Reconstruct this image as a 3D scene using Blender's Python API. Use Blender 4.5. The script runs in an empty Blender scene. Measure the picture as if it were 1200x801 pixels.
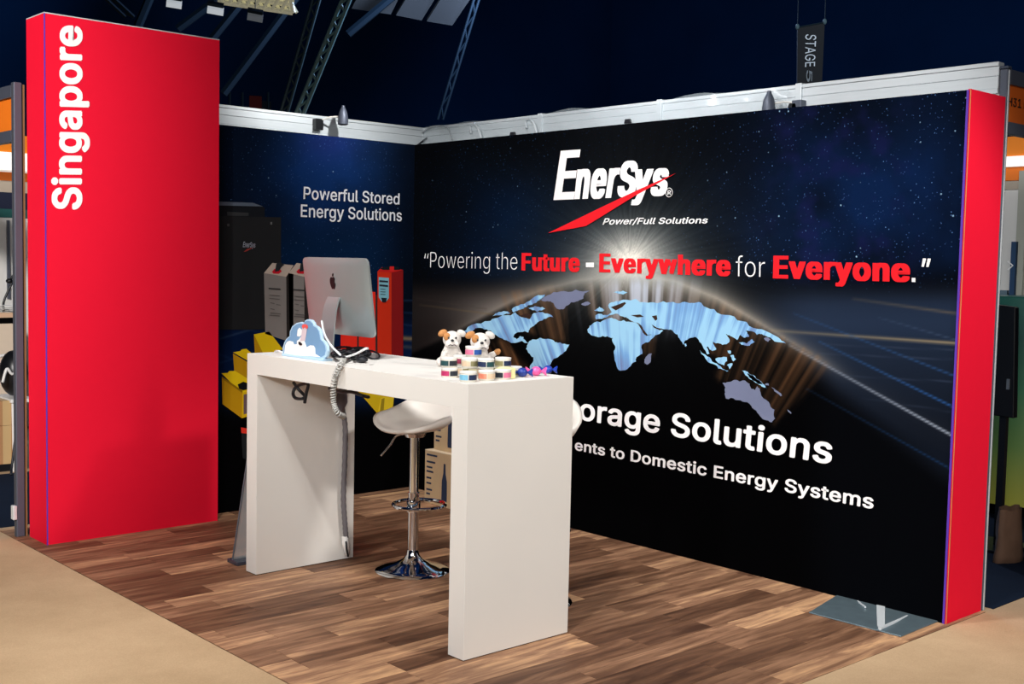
import bpy, bmesh, math, random
import numpy as np
from mathutils import Vector, Matrix, noise as mnoise
random.seed(7); rng = np.random.default_rng(5)
SC = bpy.context.scene
COL = SC.collection
# ------------------------------------------------------------------ camera
CP = np.array([-4.9989, -6.5794, 1.5978]); YAW, PIT, ROL, FPX = 0.7350, 0.0674, 0.0208, 1376.25
Fv = np.array([math.sin(YAW)*math.cos(PIT), math.cos(YAW)*math.cos(PIT), -math.sin(PIT)])
R0 = np.array([math.cos(YAW), -math.sin(YAW), 0.0]); U0 = np.cross(R0, Fv)
Rv = R0*math.cos(ROL)+U0*math.sin(ROL); Uv = -R0*math.sin(ROL)+U0*math.cos(ROL)
cd = bpy.data.cameras.new('camera'); cam = bpy.data.objects.new('camera', cd); COL.objects.link(cam)
cam.matrix_world = Matrix(((Rv[0], Uv[0], -Fv[0], CP[0]), (Rv[1], Uv[1], -Fv[1], CP[1]), (Rv[2], Uv[2], -Fv[2], CP[2]), (0, 0, 0, 1)))
cd.sensor_width = 36; cd.sensor_fit = 'HORIZONTAL'; cd.lens = FPX/1200*36; cd.clip_end = 300
SC.camera = cam
# ------------------------------------------------------------------ world, lights, exposure
SC.view_settings.view_transform = 'Standard'; SC.view_settings.look = 'None'
SC.view_settings.gamma = 1; SC.view_settings.use_curve_mapping = False
SC.view_settings.exposure = 0.0
w = bpy.data.worlds.new('world'); SC.world = w; w.use_nodes = True
w.node_tree.nodes['Background'].inputs[0].default_value = (0.0006, 0.0018, 0.0085, 1)
w.node_tree.nodes['Background'].inputs[1].default_value = 1.0
def light(kind, name, loc, target, power, col=(1, 1, 1), size=1.0, **k):
    ld = bpy.data.lights.new(name, kind); o = bpy.data.objects.new(name, ld); COL.objects.link(o)
    ld.energy = power; ld.color = col
    if kind == 'AREA': ld.shape = 'RECTANGLE'; ld.size = size; ld.size_y = k.pop('size_y', size)
    elif kind in ('SPOT', 'POINT'): ld.shadow_soft_size = size
    for a, b in k.items(): setattr(ld, a, b)
    o.location = loc
    o.rotation_euler = (Vector(target)-Vector(loc)).to_track_quat('-Z', 'Y').to_euler()
    return o
light('AREA', 'fill_area', (-9.5, -10.5, 5.0), (-0.8, -1.5, 1.0), 450, (1, .972, .95), 5.0, size_y=3.0)  # soft unseen fill added from behind the camera
light('SPOT', 'fill_spot_front', (-.6, -7.0, 4.0), (-.7, -3.6, .6), 600, (1, .95, .90), .25, spot_size=math.radians(46), spot_blend=.35)  # unseen spot added to brighten the red end panel and counter end
light('SPOT', 'hall_spot_counter', (-5.0, -4.6, 6.6), (-1.7, -2.5, .4), 760, (1, .98, .95), .12, spot_size=math.radians(42), spot_blend=.6)
light('SPOT', 'fill_spot_aisle', (-8.0, -3.2, 6.0), (-5.3, -2.5, 0), 1100, (1, .97, .92), .3, spot_size=math.radians(38), spot_blend=.6)  # unseen spot, put in to lift the carpet on the left
light('SPOT', 'added_spot_tower', (-9.5, -7.0, 5.5), (-5.614, .627, 2.72), 5500, (1, .96, .93), .45, spot_size=math.radians(41), spot_blend=.12)  # added unseen spot; its cone edge makes the tower's diagonal shade
light('SPOT', 'fill_spot_print', (-9.0, -4.5, 3.8), (0, -2.1, 1.25), 1000, (1, .995, .985), .3, spot_size=math.radians(30), spot_blend=.3)  # frontal fill added off frame for the white print on the right wall
light('SPOT', 'fill_spot_left', (-3.7, -1.7, 7.0), (-3.5, -1.6, 0), 700, (1, .98, .94), .3, spot_size=math.radians(32), spot_blend=.6)  # added overhead fill for the laminate and carpet at the left
light('SPOT', 'fill_spot_graphic', (-3.6, -2.5, 4.9), (0.1, -2.1, 1.3), 520, (1, .995, .985), .3, spot_size=math.radians(58), spot_blend=.4)  # second, higher fill put in to whiten the right wall lettering
light('POINT', 'fill_blue_hall', (13, 13, 9.5), (0, 0, 0), 4600, (.45, .62, 1), .5)  # added point fill that gives the hall shell its dim blue tone
# ------------------------------------------------------------------ placing helpers
def P(u, v, ax, val):
    "the point of the plane <axis ax> = val that the photograph shows at (u, v)"
    d = Fv+Rv*(u-600)/FPX-Uv*(v-400.5)/FPX
    t = (val-CP[ax])/d[ax]
    return Vector(CP+t*d)
def proj(X):
    d = np.asarray(X)-CP; z = d@Fv
    return 600+FPX*(d@Rv)/z, 400.5-FPX*(d@Uv)/z
def Pd(u, v, dist):
    "point at horizontal distance dist from the photographer"
    d = Fv+Rv*(u-600)/FPX-Uv*(v-400.5)/FPX
    return Vector(CP+d*(dist/math.hypot(d[0], d[1])))
# ------------------------------------------------------------------ materials
def lin(c):
    return tuple(((x/255)/12.92 if x/255 <= .04045 else ((x/255+.055)/1.055)**2.4) for x in c)
MATS = {}
def mat(name, rgb, rough=.6, metal=0., spec=.5, noise=0., nscale=20., bump=0., bscale=60., alpha=1., trans=0., emit=None, emits=0., coat=0., stretch=None, ior=1.45):
    if name in MATS: return MATS[name]
    m = bpy.data.materials.new(name); m.use_nodes = True; nt = m.node_tree; N = nt.nodes; L = nt.links
    b = N['Principled BSDF']; c = lin(rgb)
    b.inputs['Base Color'].default_value = (*c, 1); b.inputs['Roughness'].default_value = rough
    b.inputs['Metallic'].default_value = metal; b.inputs['Specular IOR Level'].default_value = spec
    b.inputs['Alpha'].default_value = alpha; b.inputs['Transmission Weight'].default_value = trans; b.inputs['IOR'].default_value = ior
    b.inputs['Coat Weight'].default_value = coat
    if emit: b.inputs['Emission Color'].default_value = (*lin(emit), 1); b.inputs['Emission Strength'].default_value = emits
    tc = N.new('ShaderNodeTexCoord'); mp = N.new('ShaderNodeMapping'); L.new(tc.outputs['Object'], mp.inputs[0])
    if stretch: mp.inputs['Scale'].default_value = stretch
    nz = N.new('ShaderNodeTexNoise'); nz.inputs['Scale'].default_value = nscale; nz.inputs['Detail'].default_value = 5
    L.new(mp.outputs[0], nz.inputs[0])
    mx = N.new('ShaderNodeMix'); mx.data_type = 'RGBA'; a = noise
    mx.inputs['A'].default_value = (*[x*(1-a) for x in c], 1); mx.inputs['B'].default_value = (*[min(1, x*(1+a)) for x in c], 1)
    L.new(nz.outputs[0], mx.inputs['Factor']); L.new(mx.outputs['Result'], b.inputs['Base Color'])
    if bump:
        n2 = N.new('ShaderNodeTexNoise'); n2.inputs['Scale'].default_value = bscale; L.new(mp.outputs[0], n2.inputs[0])
        bp = N.new('ShaderNodeBump'); bp.inputs['Strength'].default_value = bump; bp.inputs['Distance'].default_value = .01
        L.new(n2.outputs[0], bp.inputs['Height']); L.new(bp.outputs[0], b.inputs['Normal'])
    MATS[name] = m; return m
red = mat('red_panel', (238, 20, 52), .75, spec=.15, noise=.02)
white_t = mat('counter_white', (228, 225, 219), .5, spec=.3, noise=.03, nscale=3, bump=.02, bscale=40)
white = mat('white_print', (252, 252, 252), .8, spec=.1, noise=.01)
white_pl = mat('white_plastic', (236, 234, 230), .35, noise=.02)
redp = mat('red_print', (238, 34, 44), .8, spec=.1, noise=.02)
black = mat('black_board', (6, 6, 7), .8, spec=.03, noise=.1)
black_pl = mat('black_plastic', (16, 18, 22), .35, noise=.1)
alum = mat('aluminium', (214, 221, 225), .4, metal=.25, noise=.08, nscale=6, stretch=(1, 1, 12))
alum_d = mat('aluminium_post', (84, 90, 104), .45, metal=.3, noise=.1, nscale=8)
chrome = mat('chrome', (225, 228, 232), .08, metal=1., noise=.02)
steel = mat('galvanised_plate', (120, 140, 150), .35, metal=.6, noise=.25, nscale=14)
orange = mat('orange_panel', (236, 120, 22), .6, noise=.05)
card = mat('cardboard', (196, 170, 132), .85, noise=.12, nscale=9)
imac = mat('brushed_silver', (168, 176, 176), .38, metal=.6, noise=.06, nscale=4)
navy = mat('navy_panel', (20, 42, 74), .6, noise=.08)
offw = mat('partition_white', (225, 224, 220), .6, noise=.03)
purple = mat('purple_edge', (92, 52, 176), .6, noise=.05)
edgeor = mat('orange_edge', (214, 140, 84), .6, noise=.05)

def carpet_mat(name, a, b):
    m = bpy.data.materials.new(name); m.use_nodes = True; nt = m.node_tree; N = nt.nodes; L = nt.links
    bs = N['Principled BSDF']; bs.inputs['Roughness'].default_value = .95; bs.inputs['Specular IOR Level'].default_value = .1
    tc = N.new('ShaderNodeTexCoord')
    n1 = N.new('ShaderNodeTexNoise'); n1.inputs['Scale'].default_value = 1.3; n1.inputs['Detail'].default_value = 6; n1.inputs['Roughness'].default_value = .6
    n2 = N.new('ShaderNodeTexNoise'); n2.inputs['Scale'].default_value = 180
    L.new(tc.outputs['Object'], n1.inputs[0]); L.new(tc.outputs['Object'], n2.inputs[0])
    ad = N.new('ShaderNodeMath'); ad.operation = 'MULTIPLY_ADD'; L.new(n2.outputs[0], ad.inputs[0]); ad.inputs[1].default_value = .35; L.new(n1.outputs[0], ad.inputs[2])
    cr = N.new('ShaderNodeValToRGB'); cr.color_ramp.elements[0].position = .42; cr.color_ramp.elements[1].position = .92
    cr.color_ramp.elements[0].color = (*lin(a), 1); cr.color_ramp.elements[1].color = (*lin(b), 1)
    L.new(ad.outputs[0], cr.inputs[0]); L.new(cr.outputs[0], bs.inputs['Base Color'])
    bp = N.new('ShaderNodeBump'); bp.inputs['Strength'].default_value = .3; bp.inputs['Distance'].default_value = .004
    L.new(n2.outputs[0], bp.inputs['Height']); L.new(bp.outputs[0], bs.inputs['Normal'])
    return m
beige = carpet_mat('beige_carpet', (166, 139, 107), (203, 174, 140))
darkcarpet = carpet_mat('dark_navy_carpet', (10, 20, 34), (20, 32, 50))

def wood_mat():
    m = bpy.data.materials.new('walnut_laminate'); m.use_nodes = True; nt = m.node_tree; N = nt.nodes; L = nt.links
    bs = N['Principled BSDF']; bs.inputs['Roughness'].default_value = .5; bs.inputs['Specular IOR Level'].default_value = .15
    oi = N.new('ShaderNodeObjectInfo'); tc = N.new('ShaderNodeTexCoord')
    sc = N.new('ShaderNodeVectorMath'); sc.operation = 'SCALE'; sc.inputs['Scale'].default_value = 37.
    cb = N.new('ShaderNodeCombineXYZ'); L.new(oi.outputs['Random'], cb.inputs[0]); L.new(oi.outputs['Random'], cb.inputs[1]); L.new(cb.outputs[0], sc.inputs[0])
    ad = N.new('ShaderNodeVectorMath'); ad.operation = 'ADD'; L.new(tc.outputs['Object'], ad.inputs[0]); L.new(sc.outputs[0], ad.inputs[1])
    mp = N.new('ShaderNodeMapping'); mp.inputs['Scale'].default_value = (1.2, 11, 1); L.new(ad.outputs[0], mp.inputs[0])
    n1 = N.new('ShaderNodeTexNoise'); n1.inputs['Scale'].default_value = 1.9; n1.inputs['Detail'].default_value = 7; n1.inputs['Roughness'].default_value = .62; n1.inputs['Distortion'].default_value = .7
    L.new(mp.outputs[0], n1.inputs[0])
    ma = N.new('ShaderNodeMath'); ma.operation = 'MULTIPLY_ADD'; L.new(oi.outputs['Random'], ma.inputs[0]); ma.inputs[1].default_value = .38; L.new(n1.outputs[0], ma.inputs[2])
    cr = N.new('ShaderNodeValToRGB'); E = cr.color_ramp.elements
    E[0].position = .38; E[0].color = (*lin((72, 48, 36)), 1); E[1].position = .98; E[1].color = (*lin((212, 168, 126)), 1)
    e = E.new(.60); e.color = (*lin((112, 80, 60)), 1); e = E.new(.78); e.color = (*lin((152, 114, 88)), 1)
    L.new(ma.outputs[0], cr.inputs[0]); L.new(cr.outputs[0], bs.inputs['Base Color'])
    return m
wood = wood_mat()

def attr_mat(name, stars=True):
    "printed artwork: colours from the panel's colour attribute, tiny stars from a voronoi texture"
    m = bpy.data.materials.new(name); m.use_nodes = True; nt = m.node_tree; N = nt.nodes; L = nt.links
    bs = N['Principled BSDF']; bs.inputs['Roughness'].default_value = .9; bs.inputs['Specular IOR Level'].default_value = .01
    at = N.new('ShaderNodeAttribute'); at.attribute_name = 'art'
    L.new(at.outputs['Color'], bs.inputs['Base Color'])
    if stars:
        tc = N.new('ShaderNodeTexCoord'); fac = None
        at2 = N.new('ShaderNodeAttribute'); at2.attribute_name = 'starmask'
        prev = at.outputs['Color']
        for scale, thr, col in ((15, .085, (150, 190, 225)), (34, .13, (84, 124, 180)), (62, .20, (58, 88, 142))):
            vo = N.new('ShaderNodeTexVoronoi'); vo.inputs['Scale'].default_value = scale; L.new(tc.outputs['Object'], vo.inputs['Vector'])
            r = N.new('ShaderNodeMapRange'); r.inputs['From Min'].default_value = thr; r.inputs['From Max'].default_value = thr*.25
            L.new(vo.outputs['Distance'], r.inputs['Value'])
            sp = N.new('ShaderNodeSeparateColor'); L.new(vo.outputs['Color'], sp.inputs[0])
            g = N.new('ShaderNodeMapRange'); g.inputs['From Min'].default_value = .35; g.inputs['From Max'].default_value = 1.; L.new(sp.outputs[0], g.inputs['Value'])
            mu = N.new('ShaderNodeMath'); mu.operation = 'MULTIPLY'; L.new(r.outputs[0], mu.inputs[0]); L.new(g.outputs[0], mu.inputs[1])
            mu2 = N.new('ShaderNodeMath'); mu2.operation = 'MULTIPLY'; L.new(mu.outputs[0], mu2.inputs[0]); L.new(at2.outputs['Fac'], mu2.inputs[1])
            mx = N.new('ShaderNodeMix'); mx.data_type = 'RGBA'; L.new(mu2.outputs[0], mx.inputs['Factor']); L.new(prev, mx.inputs['A'])
            mx.inputs['B'].default_value = (*lin(col), 1); prev = mx.outputs['Result']
        L.new(prev, bs.inputs['Base Color'])
    return m
# ------------------------------------------------------------------ mesh helpers
class MB:
    def __init__(s): s.v = []; s.f = []
    def add(s, vs, fs):
        o = len(s.v); s.v += [tuple(x) for x in vs]; s.f += [tuple(i+o for i in f) for f in fs]; return s
    def box(s, x0, x1, y0, y1, z0, z1):
        return s.add([(x0, y0, z0), (x1, y0, z0), (x1, y1, z0), (x0, y1, z0), (x0, y0, z1), (x1, y0, z1), (x1, y1, z1), (x0, y1, z1)],
                     [(3, 2, 1, 0), (4, 5, 6, 7), (0, 1, 5, 4), (1, 2, 6, 5), (2, 3, 7, 6), (3, 0, 4, 7)])
    def tube(s, pts, r, n=8, caps=True):
        pts = [Vector(p) for p in pts]; rings = []; rr = r if isinstance(r, (list, tuple)) else [r]*len(pts)
        T = [(pts[min(i+1, len(pts)-1)]-pts[max(i-1, 0)]).normalized() for i in range(len(pts))]
        up = Vector((0, 0, 1)) if abs(T[0].z) < .9 else Vector((1, 0, 0))
        a = T[0].cross(up).normalized()
        vs = []
        for i, p in enumerate(pts):
            a = (a-T[i]*a.dot(T[i])).normalized(); b = T[i].cross(a)
            for k in range(n):
                t = 2*math.pi*k/n; vs.append(p+(a*math.cos(t)+b*math.sin(t))*rr[i])
        fs = [(i*n+k, i*n+(k+1) % n, (i+1)*n+(k+1) % n, (i+1)*n+k) for i in range(len(pts)-1) for k in range(n)]
        if caps: fs += [tuple(range(n-1, -1, -1)), tuple((len(pts)-1)*n+k for k in range(n))]
        return s.add(vs, fs)
    def lathe(s, prof, c=(0, 0, 0), n=32):
        vs = [(c[0]+r*math.cos(2*math.pi*k/n), c[1]+r*math.sin(2*math.pi*k/n), c[2]+z) for r, z in prof for k in range(n)]
        fs = [(i*n+k, i*n+(k+1) % n, (i+1)*n+(k+1) % n, (i+1)*n+k) for i in range(len(prof)-1) for k in range(n)]
        fs += [tuple(range(n-1, -1, -1)), tuple((len(prof)-1)*n+k for k in range(n))]
        return s.add(vs, fs)
    def ell(s, c, r, n=12, m=8, rot=None):
        vs = []; fs = []
        for i in range(1, m):
            ph = math.pi*i/m
            for k in range(n):
                q = Vector((r[0]*math.sin(ph)*math.cos(2*math.pi*k/n), r[1]*math.sin(ph)*math.sin(2*math.pi*k/n), r[2]*math.cos(ph)))
                if rot: q = rot@q
                vs.append(q+Vector(c))
        t = Vector((0, 0, r[2])); t = rot@t if rot else t
        vs += [Vector(c)+t, Vector(c)-t]
        fs += [(i*n+(k+1) % n, i*n+k, (i+1)*n+k, (i+1)*n+(k+1) % n) for i in range(m-2) for k in range(n)]
        fs += [(k, (k+1) % n, len(vs)-2) for k in range(n)]+[((m-2)*n+(k+1) % n, (m-2)*n+k, len(vs)-1) for k in range(n)]
        return s.add(vs, fs)
    def prism(s, poly, d):
        "polygon of 3-D points, thickened by vector d"
        n = len(poly); d = Vector(d)
        s.add([Vector(p) for p in poly]+[Vector(p)+d for p in poly], [tuple(range(n)), tuple(range(2*n-1, n-1, -1))]+[(i, i+n, (i+1) % n+n, (i+1) % n) for i in range(n)])
        return s
    def build(s, name, m, parent=None, smooth=False, bevel=0., seg=2):
        me = bpy.data.meshes.new(name); me.from_pydata(s.v, [], s.f); me.update()
        bm = bmesh.new(); bm.from_mesh(me); bmesh.ops.recalc_face_normals(bm, faces=bm.faces)
        if bevel:
            bmesh.ops.bevel(bm, geom=[e for e in bm.edges if e.calc_face_angle(0) > .6], offset=bevel, segments=seg, affect='EDGES', profile=.5)
        bm.to_mesh(me); bm.free()
        if smooth:
            me.polygons.foreach_set('use_smooth', [True]*len(me.polygons))
            if smooth != 'all': me.set_sharp_from_angle(angle=math.radians(40))
        me.materials.append(m)
        o = bpy.data.objects.new(name, me); COL.objects.link(o)
        if parent: o.parent = parent; o.matrix_parent_inverse = Matrix.Translation(-parent_loc(parent))
        return o
def parent_loc(p):
    v = Vector((0, 0, 0))
    while p: v += p.location; p = p.parent
    return v
def tag(o, label, cat, group=None):
    o['label'] = label; o['category'] = cat
    if group: o['group'] = group
    return o
def thing(name, label, cat, loc=(0, 0, 0), group=None):
    o = bpy.data.objects.new(name, None); COL.objects.link(o); o.location = loc; o.empty_display_size = .1
    return tag(o, label, cat, group)
def recenter(o):
    "move a single-mesh object's origin to the base of its bounding box"
    me = o.data; n = len(me.vertices); a = np.empty(n*3); me.vertices.foreach_get('co', a); a = a.reshape(-1, 3)
    c = np.array([(a[:, 0].min()+a[:, 0].max())/2, (a[:, 1].min()+a[:, 1].max())/2, a[:, 2].min()])
    me.vertices.foreach_set('co', (a-c).ravel()); o.location = c; return o
def struct(o): o['kind'] = 'structure'; return o
def smoothpath(pts, n=6):
    pts = [Vector(p) for p in pts]; out = []
    for i in range(len(pts)-1):
        p0 = pts[max(i-1, 0)]; p1 = pts[i]; p2 = pts[i+1]; p3 = pts[min(i+2, len(pts)-1)]
        for k in range(n):
            t = k/n; out.append(.5*((2*p1)+(p2-p0)*t+(2*p0-5*p1+4*p2-p3)*t*t+(3*p1-p0-3*p2+p3)*t**3))
    return out+[pts[-1]]
# fonts -----------------------------------------------------------------
FONT = None
try:
    import os
    fp = os.path.join(bpy.utils.system_resource('DATAFILES', path='fonts'), 'Inter.woff2')
    if os.path.exists(fp): FONT = bpy.data.fonts.load(fp)
except Exception: FONT = None
def glyphs(s, bold):
    cu = bpy.data.curves.new('t', 'FONT'); cu.body = s; cu.size = 1; cu.resolution_u = 4; cu.fill_mode = 'BOTH'
    if FONT: cu.font = FONT
    if bold < 0: cu.offset = bold
    if bold > .005: cu.space_character = 1+bold*(1.3 if bold < .04 else 1.9)
    o = bpy.data.objects.new('t', cu); COL.objects.link(o)
    dg = bpy.context.evaluated_depsgraph_get(); dg.update()
    me = bpy.data.meshes.new_from_object(o.evaluated_get(dg))
    bpy.data.objects.remove(o); bpy.data.curves.remove(cu)
    n = len(me.vertices); a = np.empty(n*3); me.vertices.foreach_get('co', a); a = a.reshape(-1, 3)
    if bold > 0:                      # heavier strokes: the outline laid several times, a hair apart
        fs = [tuple(p.vertices) for p in me.polygons]; V = []; F = []
        if bold > .04: sh = [(x_, y_*.30) for x_ in (-1, -.5, 0, .5, 1) for y_ in (-1, 1)]
        else: sh = [(0, 0)]+[(q_*math.cos(2*math.pi*(k+.5)/8), q_*math.sin(2*math.pi*(k+.5)/8)*.8) for q_ in (.5, 1) for k in range(8)]
        for kk, (x_, y_) in enumerate(sh):
            b = a.copy(); b[:, 0] += bold*x_; b[:, 1] += bold*(y_+(.3 if bold > .04 else .8)); b[:, 2] = kk*.01
            F += [tuple(i+len(V)*n for i in f) for f in fs]; V.append(b)
        a = np.concatenate(V); me = bpy.data.meshes.new('t'); me.from_pydata(a.tolist(), [], F)
    return me, a
CAP = {}
def lettering(s, quad, ax, val, m, parent, bold=0.0, ref='H', lift=(0, 0, 0), name='lettering', label=None):
    "text laid on the plane ax=val; quad = baseline left, baseline right, cap top right, cap top left on the photograph"
    me, a = glyphs(s, bold)
    key = (ref, bold)
    if key not in CAP: CAP[key] = glyphs(ref, bold)[1][:, 1].max()
    h = CAP[key]; x0, x1 = a[:, 0].min(), a[:, 0].max()
    q = [np.array(P(*p, ax, val)) for p in quad]
    s_ = (a[:, 0]-x0)/(x1-x0); t_ = a[:, 1]/h
    s_ = s_[:, None]; t_ = t_[:, None]
    w_ = (1-s_)*(1-t_)*q[0]+s_*(1-t_)*q[1]+s_*t_*q[2]+(1-s_)*t_*q[3]+np.array(lift)
    w_[:, ax] -= a[:, 2]*.006
    # perspective-correct spacing is already in the wall plane, so bilinear on the wall is right
    me.vertices.foreach_set('co', w_.ravel()); me.update(); me.name = name
    me.materials.clear(); me.materials.append(m)
    o = bpy.data.objects.new(name, me); COL.objects.link(o)
    if parent: o.parent = parent; o.matrix_parent_inverse = Matrix.Translation(-parent_loc(parent))
    if label: o['label'] = label
    return o
def polyprint(name, pts, ax, val, m, parent, lift, thick, label=None):
    "flat printed shape, a thin inlay on a wall"
    ps = [P(*p, ax, val)+Vector(lift) for p in pts]
    o = MB().prism(ps, thick).build(name, m, parent)
    if label: o['label'] = label
    return o
# ================================================================== SETTING
# hall carpet
hall = struct(MB().box(-30, 40, -14, 40, -.06, -.0035).build('floor', beige))
# laminate with its planks
X0, Y0 = -2.70, -4.05
sub = MB().box(X0, .34, Y0, .34, -.0034, -.003).build('floor_laminate', mat('laminate_joint', (48, 30, 22), .7)); struct(sub)
PW = .132; y = Y0; r = 0
rnd = random.Random(11); lens = {}
while y < 0.33:
    y1 = min(y+PW, .34); x = X0-rnd.uniform(0, .7)
    while x < .34:
        l = rnd.choice((.42, .56, .70, .84, .98)); a, b = max(x, X0), min(x+l, .34); x += l
        if b-a < .02: continue
        key = (round(b-a, 3), round(y1-y, 3))
        if key not in lens:
            g = .0008; lx, ly = key
            mb = MB().box(g, lx-g, g, ly-g, -.003, 0); o = mb.build('plank', wood, bevel=.0008, seg=1); lens[key] = o.data
        else:
            o = bpy.data.objects.new('plank', lens[key]); COL.objects.link(o)
        o.parent = sub; o.location = (a, y, 0)
    y += PW
# dark mats of the neighbouring stands
tag(recenter(MB().box(-2.67, 1.4, .40, 2.10, -.0035, -.001).build('floor_mat', darkcarpet)), 'dark navy floor mat behind the red tower, under the left neighbour stand', 'mat')
tag(recenter(MB().box(.42, 9, -4.05, -.4, -.0035, -.001).build('floor_mat', darkcarpet)), 'dark navy carpet of the stand right of the display wall', 'mat')
# hall shell
hallm = mat('hall_dark', (14, 48, 84), .95, spec=.05, noise=.35, nscale=.25)
struct(MB().box(-30, 40, 36, 36.3, -.012, 24).build('wall_far', hallm))
struct(MB().box(40, 40.3, -14, 36, -.012, 24).build('wall_far_right', hallm))
struct(MB().box(-30, 40, -14, 36, 24, 24.3).build('ceiling', hallm))
# ---------------------------------------------------------------- red tower
TX0, TX1, TY0, TY1, TH = -2.616, -1.588, -.175, .083, 2.8705
tw = thing('red_tower', 'tall red upright panel tower with white vertical lettering at the left end of the stand', 'tower', ((TX0+TX1)/2, (TY0+TY1)/2, 0))
MB().box(TX0, TX1, TY0, TY1, 0, TH).build('body', red, tw)
MB().box(TX0-.001, TX0+.006, TY0-.002, TY0+.0, 0, TH).build('edge_trim', purple, tw)
MB().box(TX0, TX1, TY0-.001, TY1, TH, TH+.006).build('top_trim', alum, tw)
lettering('Singapore', [(95.8, 245.5), (96.2, 30.5), (62, 29), (60.5, 245.5)], 1, TY0, white, tw, .032, lift=(0, -.003, 0))
# ---------------------------------------------------------------- display walls
H = 2.4; L = 4.018; DW = .333
wr = struct(MB().box(.004, DW, -L, DW, 0, H).build('wall_right', black))
wb = struct(MB().box(TX1+.002, .003, .004, DW, 0, H).build('wall_back', black))

def fbm1(x, seed, octs=3):
    out = np.zeros_like(x); amp = 1; tot = 0
    for o_ in range(octs):
        g = np.random.default_rng(seed+o_).random(4096); xi = np.floor(x).astype(int); f = x-xi; f = f*f*(3-2*f)
        out += amp*(g[xi % 4096]*(1-f)+g[(xi+1) % 4096]*f); tot += amp; amp *= .55; x = x*2.13+7.7
    return out/tot
def fbm2(x, y, seed):
    out = 0; amp = 1; tot = 0
    for o_ in range(4):
        g = np.random.default_rng(seed+o_).random((256, 256)); xi = np.floor(x).astype(int); yi = np.floor(y).astype(int)
        fx = x-xi; fy = y-yi; fx = fx*fx*(3-2*fx); fy = fy*fy*(3-2*fy)
        G = lambda a, b: g[a % 256, b % 256]
        out = out+amp*((G(xi, yi)*(1-fx)+G(xi+1, yi)*fx)*(1-fy)+(G(xi, yi+1)*(1-fx)+G(xi+1, yi+1)*fx)*fy); tot += amp; amp *= .5; x = x*2+3; y = y*2+5
    return out/tot
def ss(a, b, x):
    t = np.clip((x-a)/(b-a), 0, 1); return t*t*(3-2*t)
def inpoly(x, y, poly):
    c = np.zeros(x.shape, bool); n = len(poly)
    for i in range(n):
        x1, y1 = poly[i]; x2, y2 = poly[(i+1) % n]
        if y1 == y2: continue
        k = ((y1 > y) != (y2 > y)) & (x < (x2-x1)*(y-y1)/(y2-y1)+x1); c ^= k
    return c
def segd(x, y, p, q):
    dx, dy = q[0]-p[0], q[1]-p[1]; t = np.clip(((x-p[0])*dx+(y-p[1])*dy)/(dx*dx+dy*dy), 0, 1)
    return np.hypot(x-p[0]-t*dx, y-p[1]-t*dy), t
def mixc(c, col, f): return c*(1-f[..., None])+np.array(col, float)*f[..., None]
BROWN = [[(556, 404), (590, 396), (625, 440), (622, 460), (600, 450), (575, 430)], [(590, 345), (640, 335), (661, 338), (663, 402), (640, 398), (618, 388), (600, 380)],
         [(686, 330), (800, 332), (800, 372), (705, 378), (690, 372)], [(753, 392), (767, 392), (764, 416), (756, 418)],
         [(800, 332), (860, 358), (905, 386), (965, 420), (972, 432), (905, 500), (890, 470), (872, 448), (848, 450), (838, 440), (848, 424), (826, 408), (840, 396), (800, 372)]]
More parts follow.
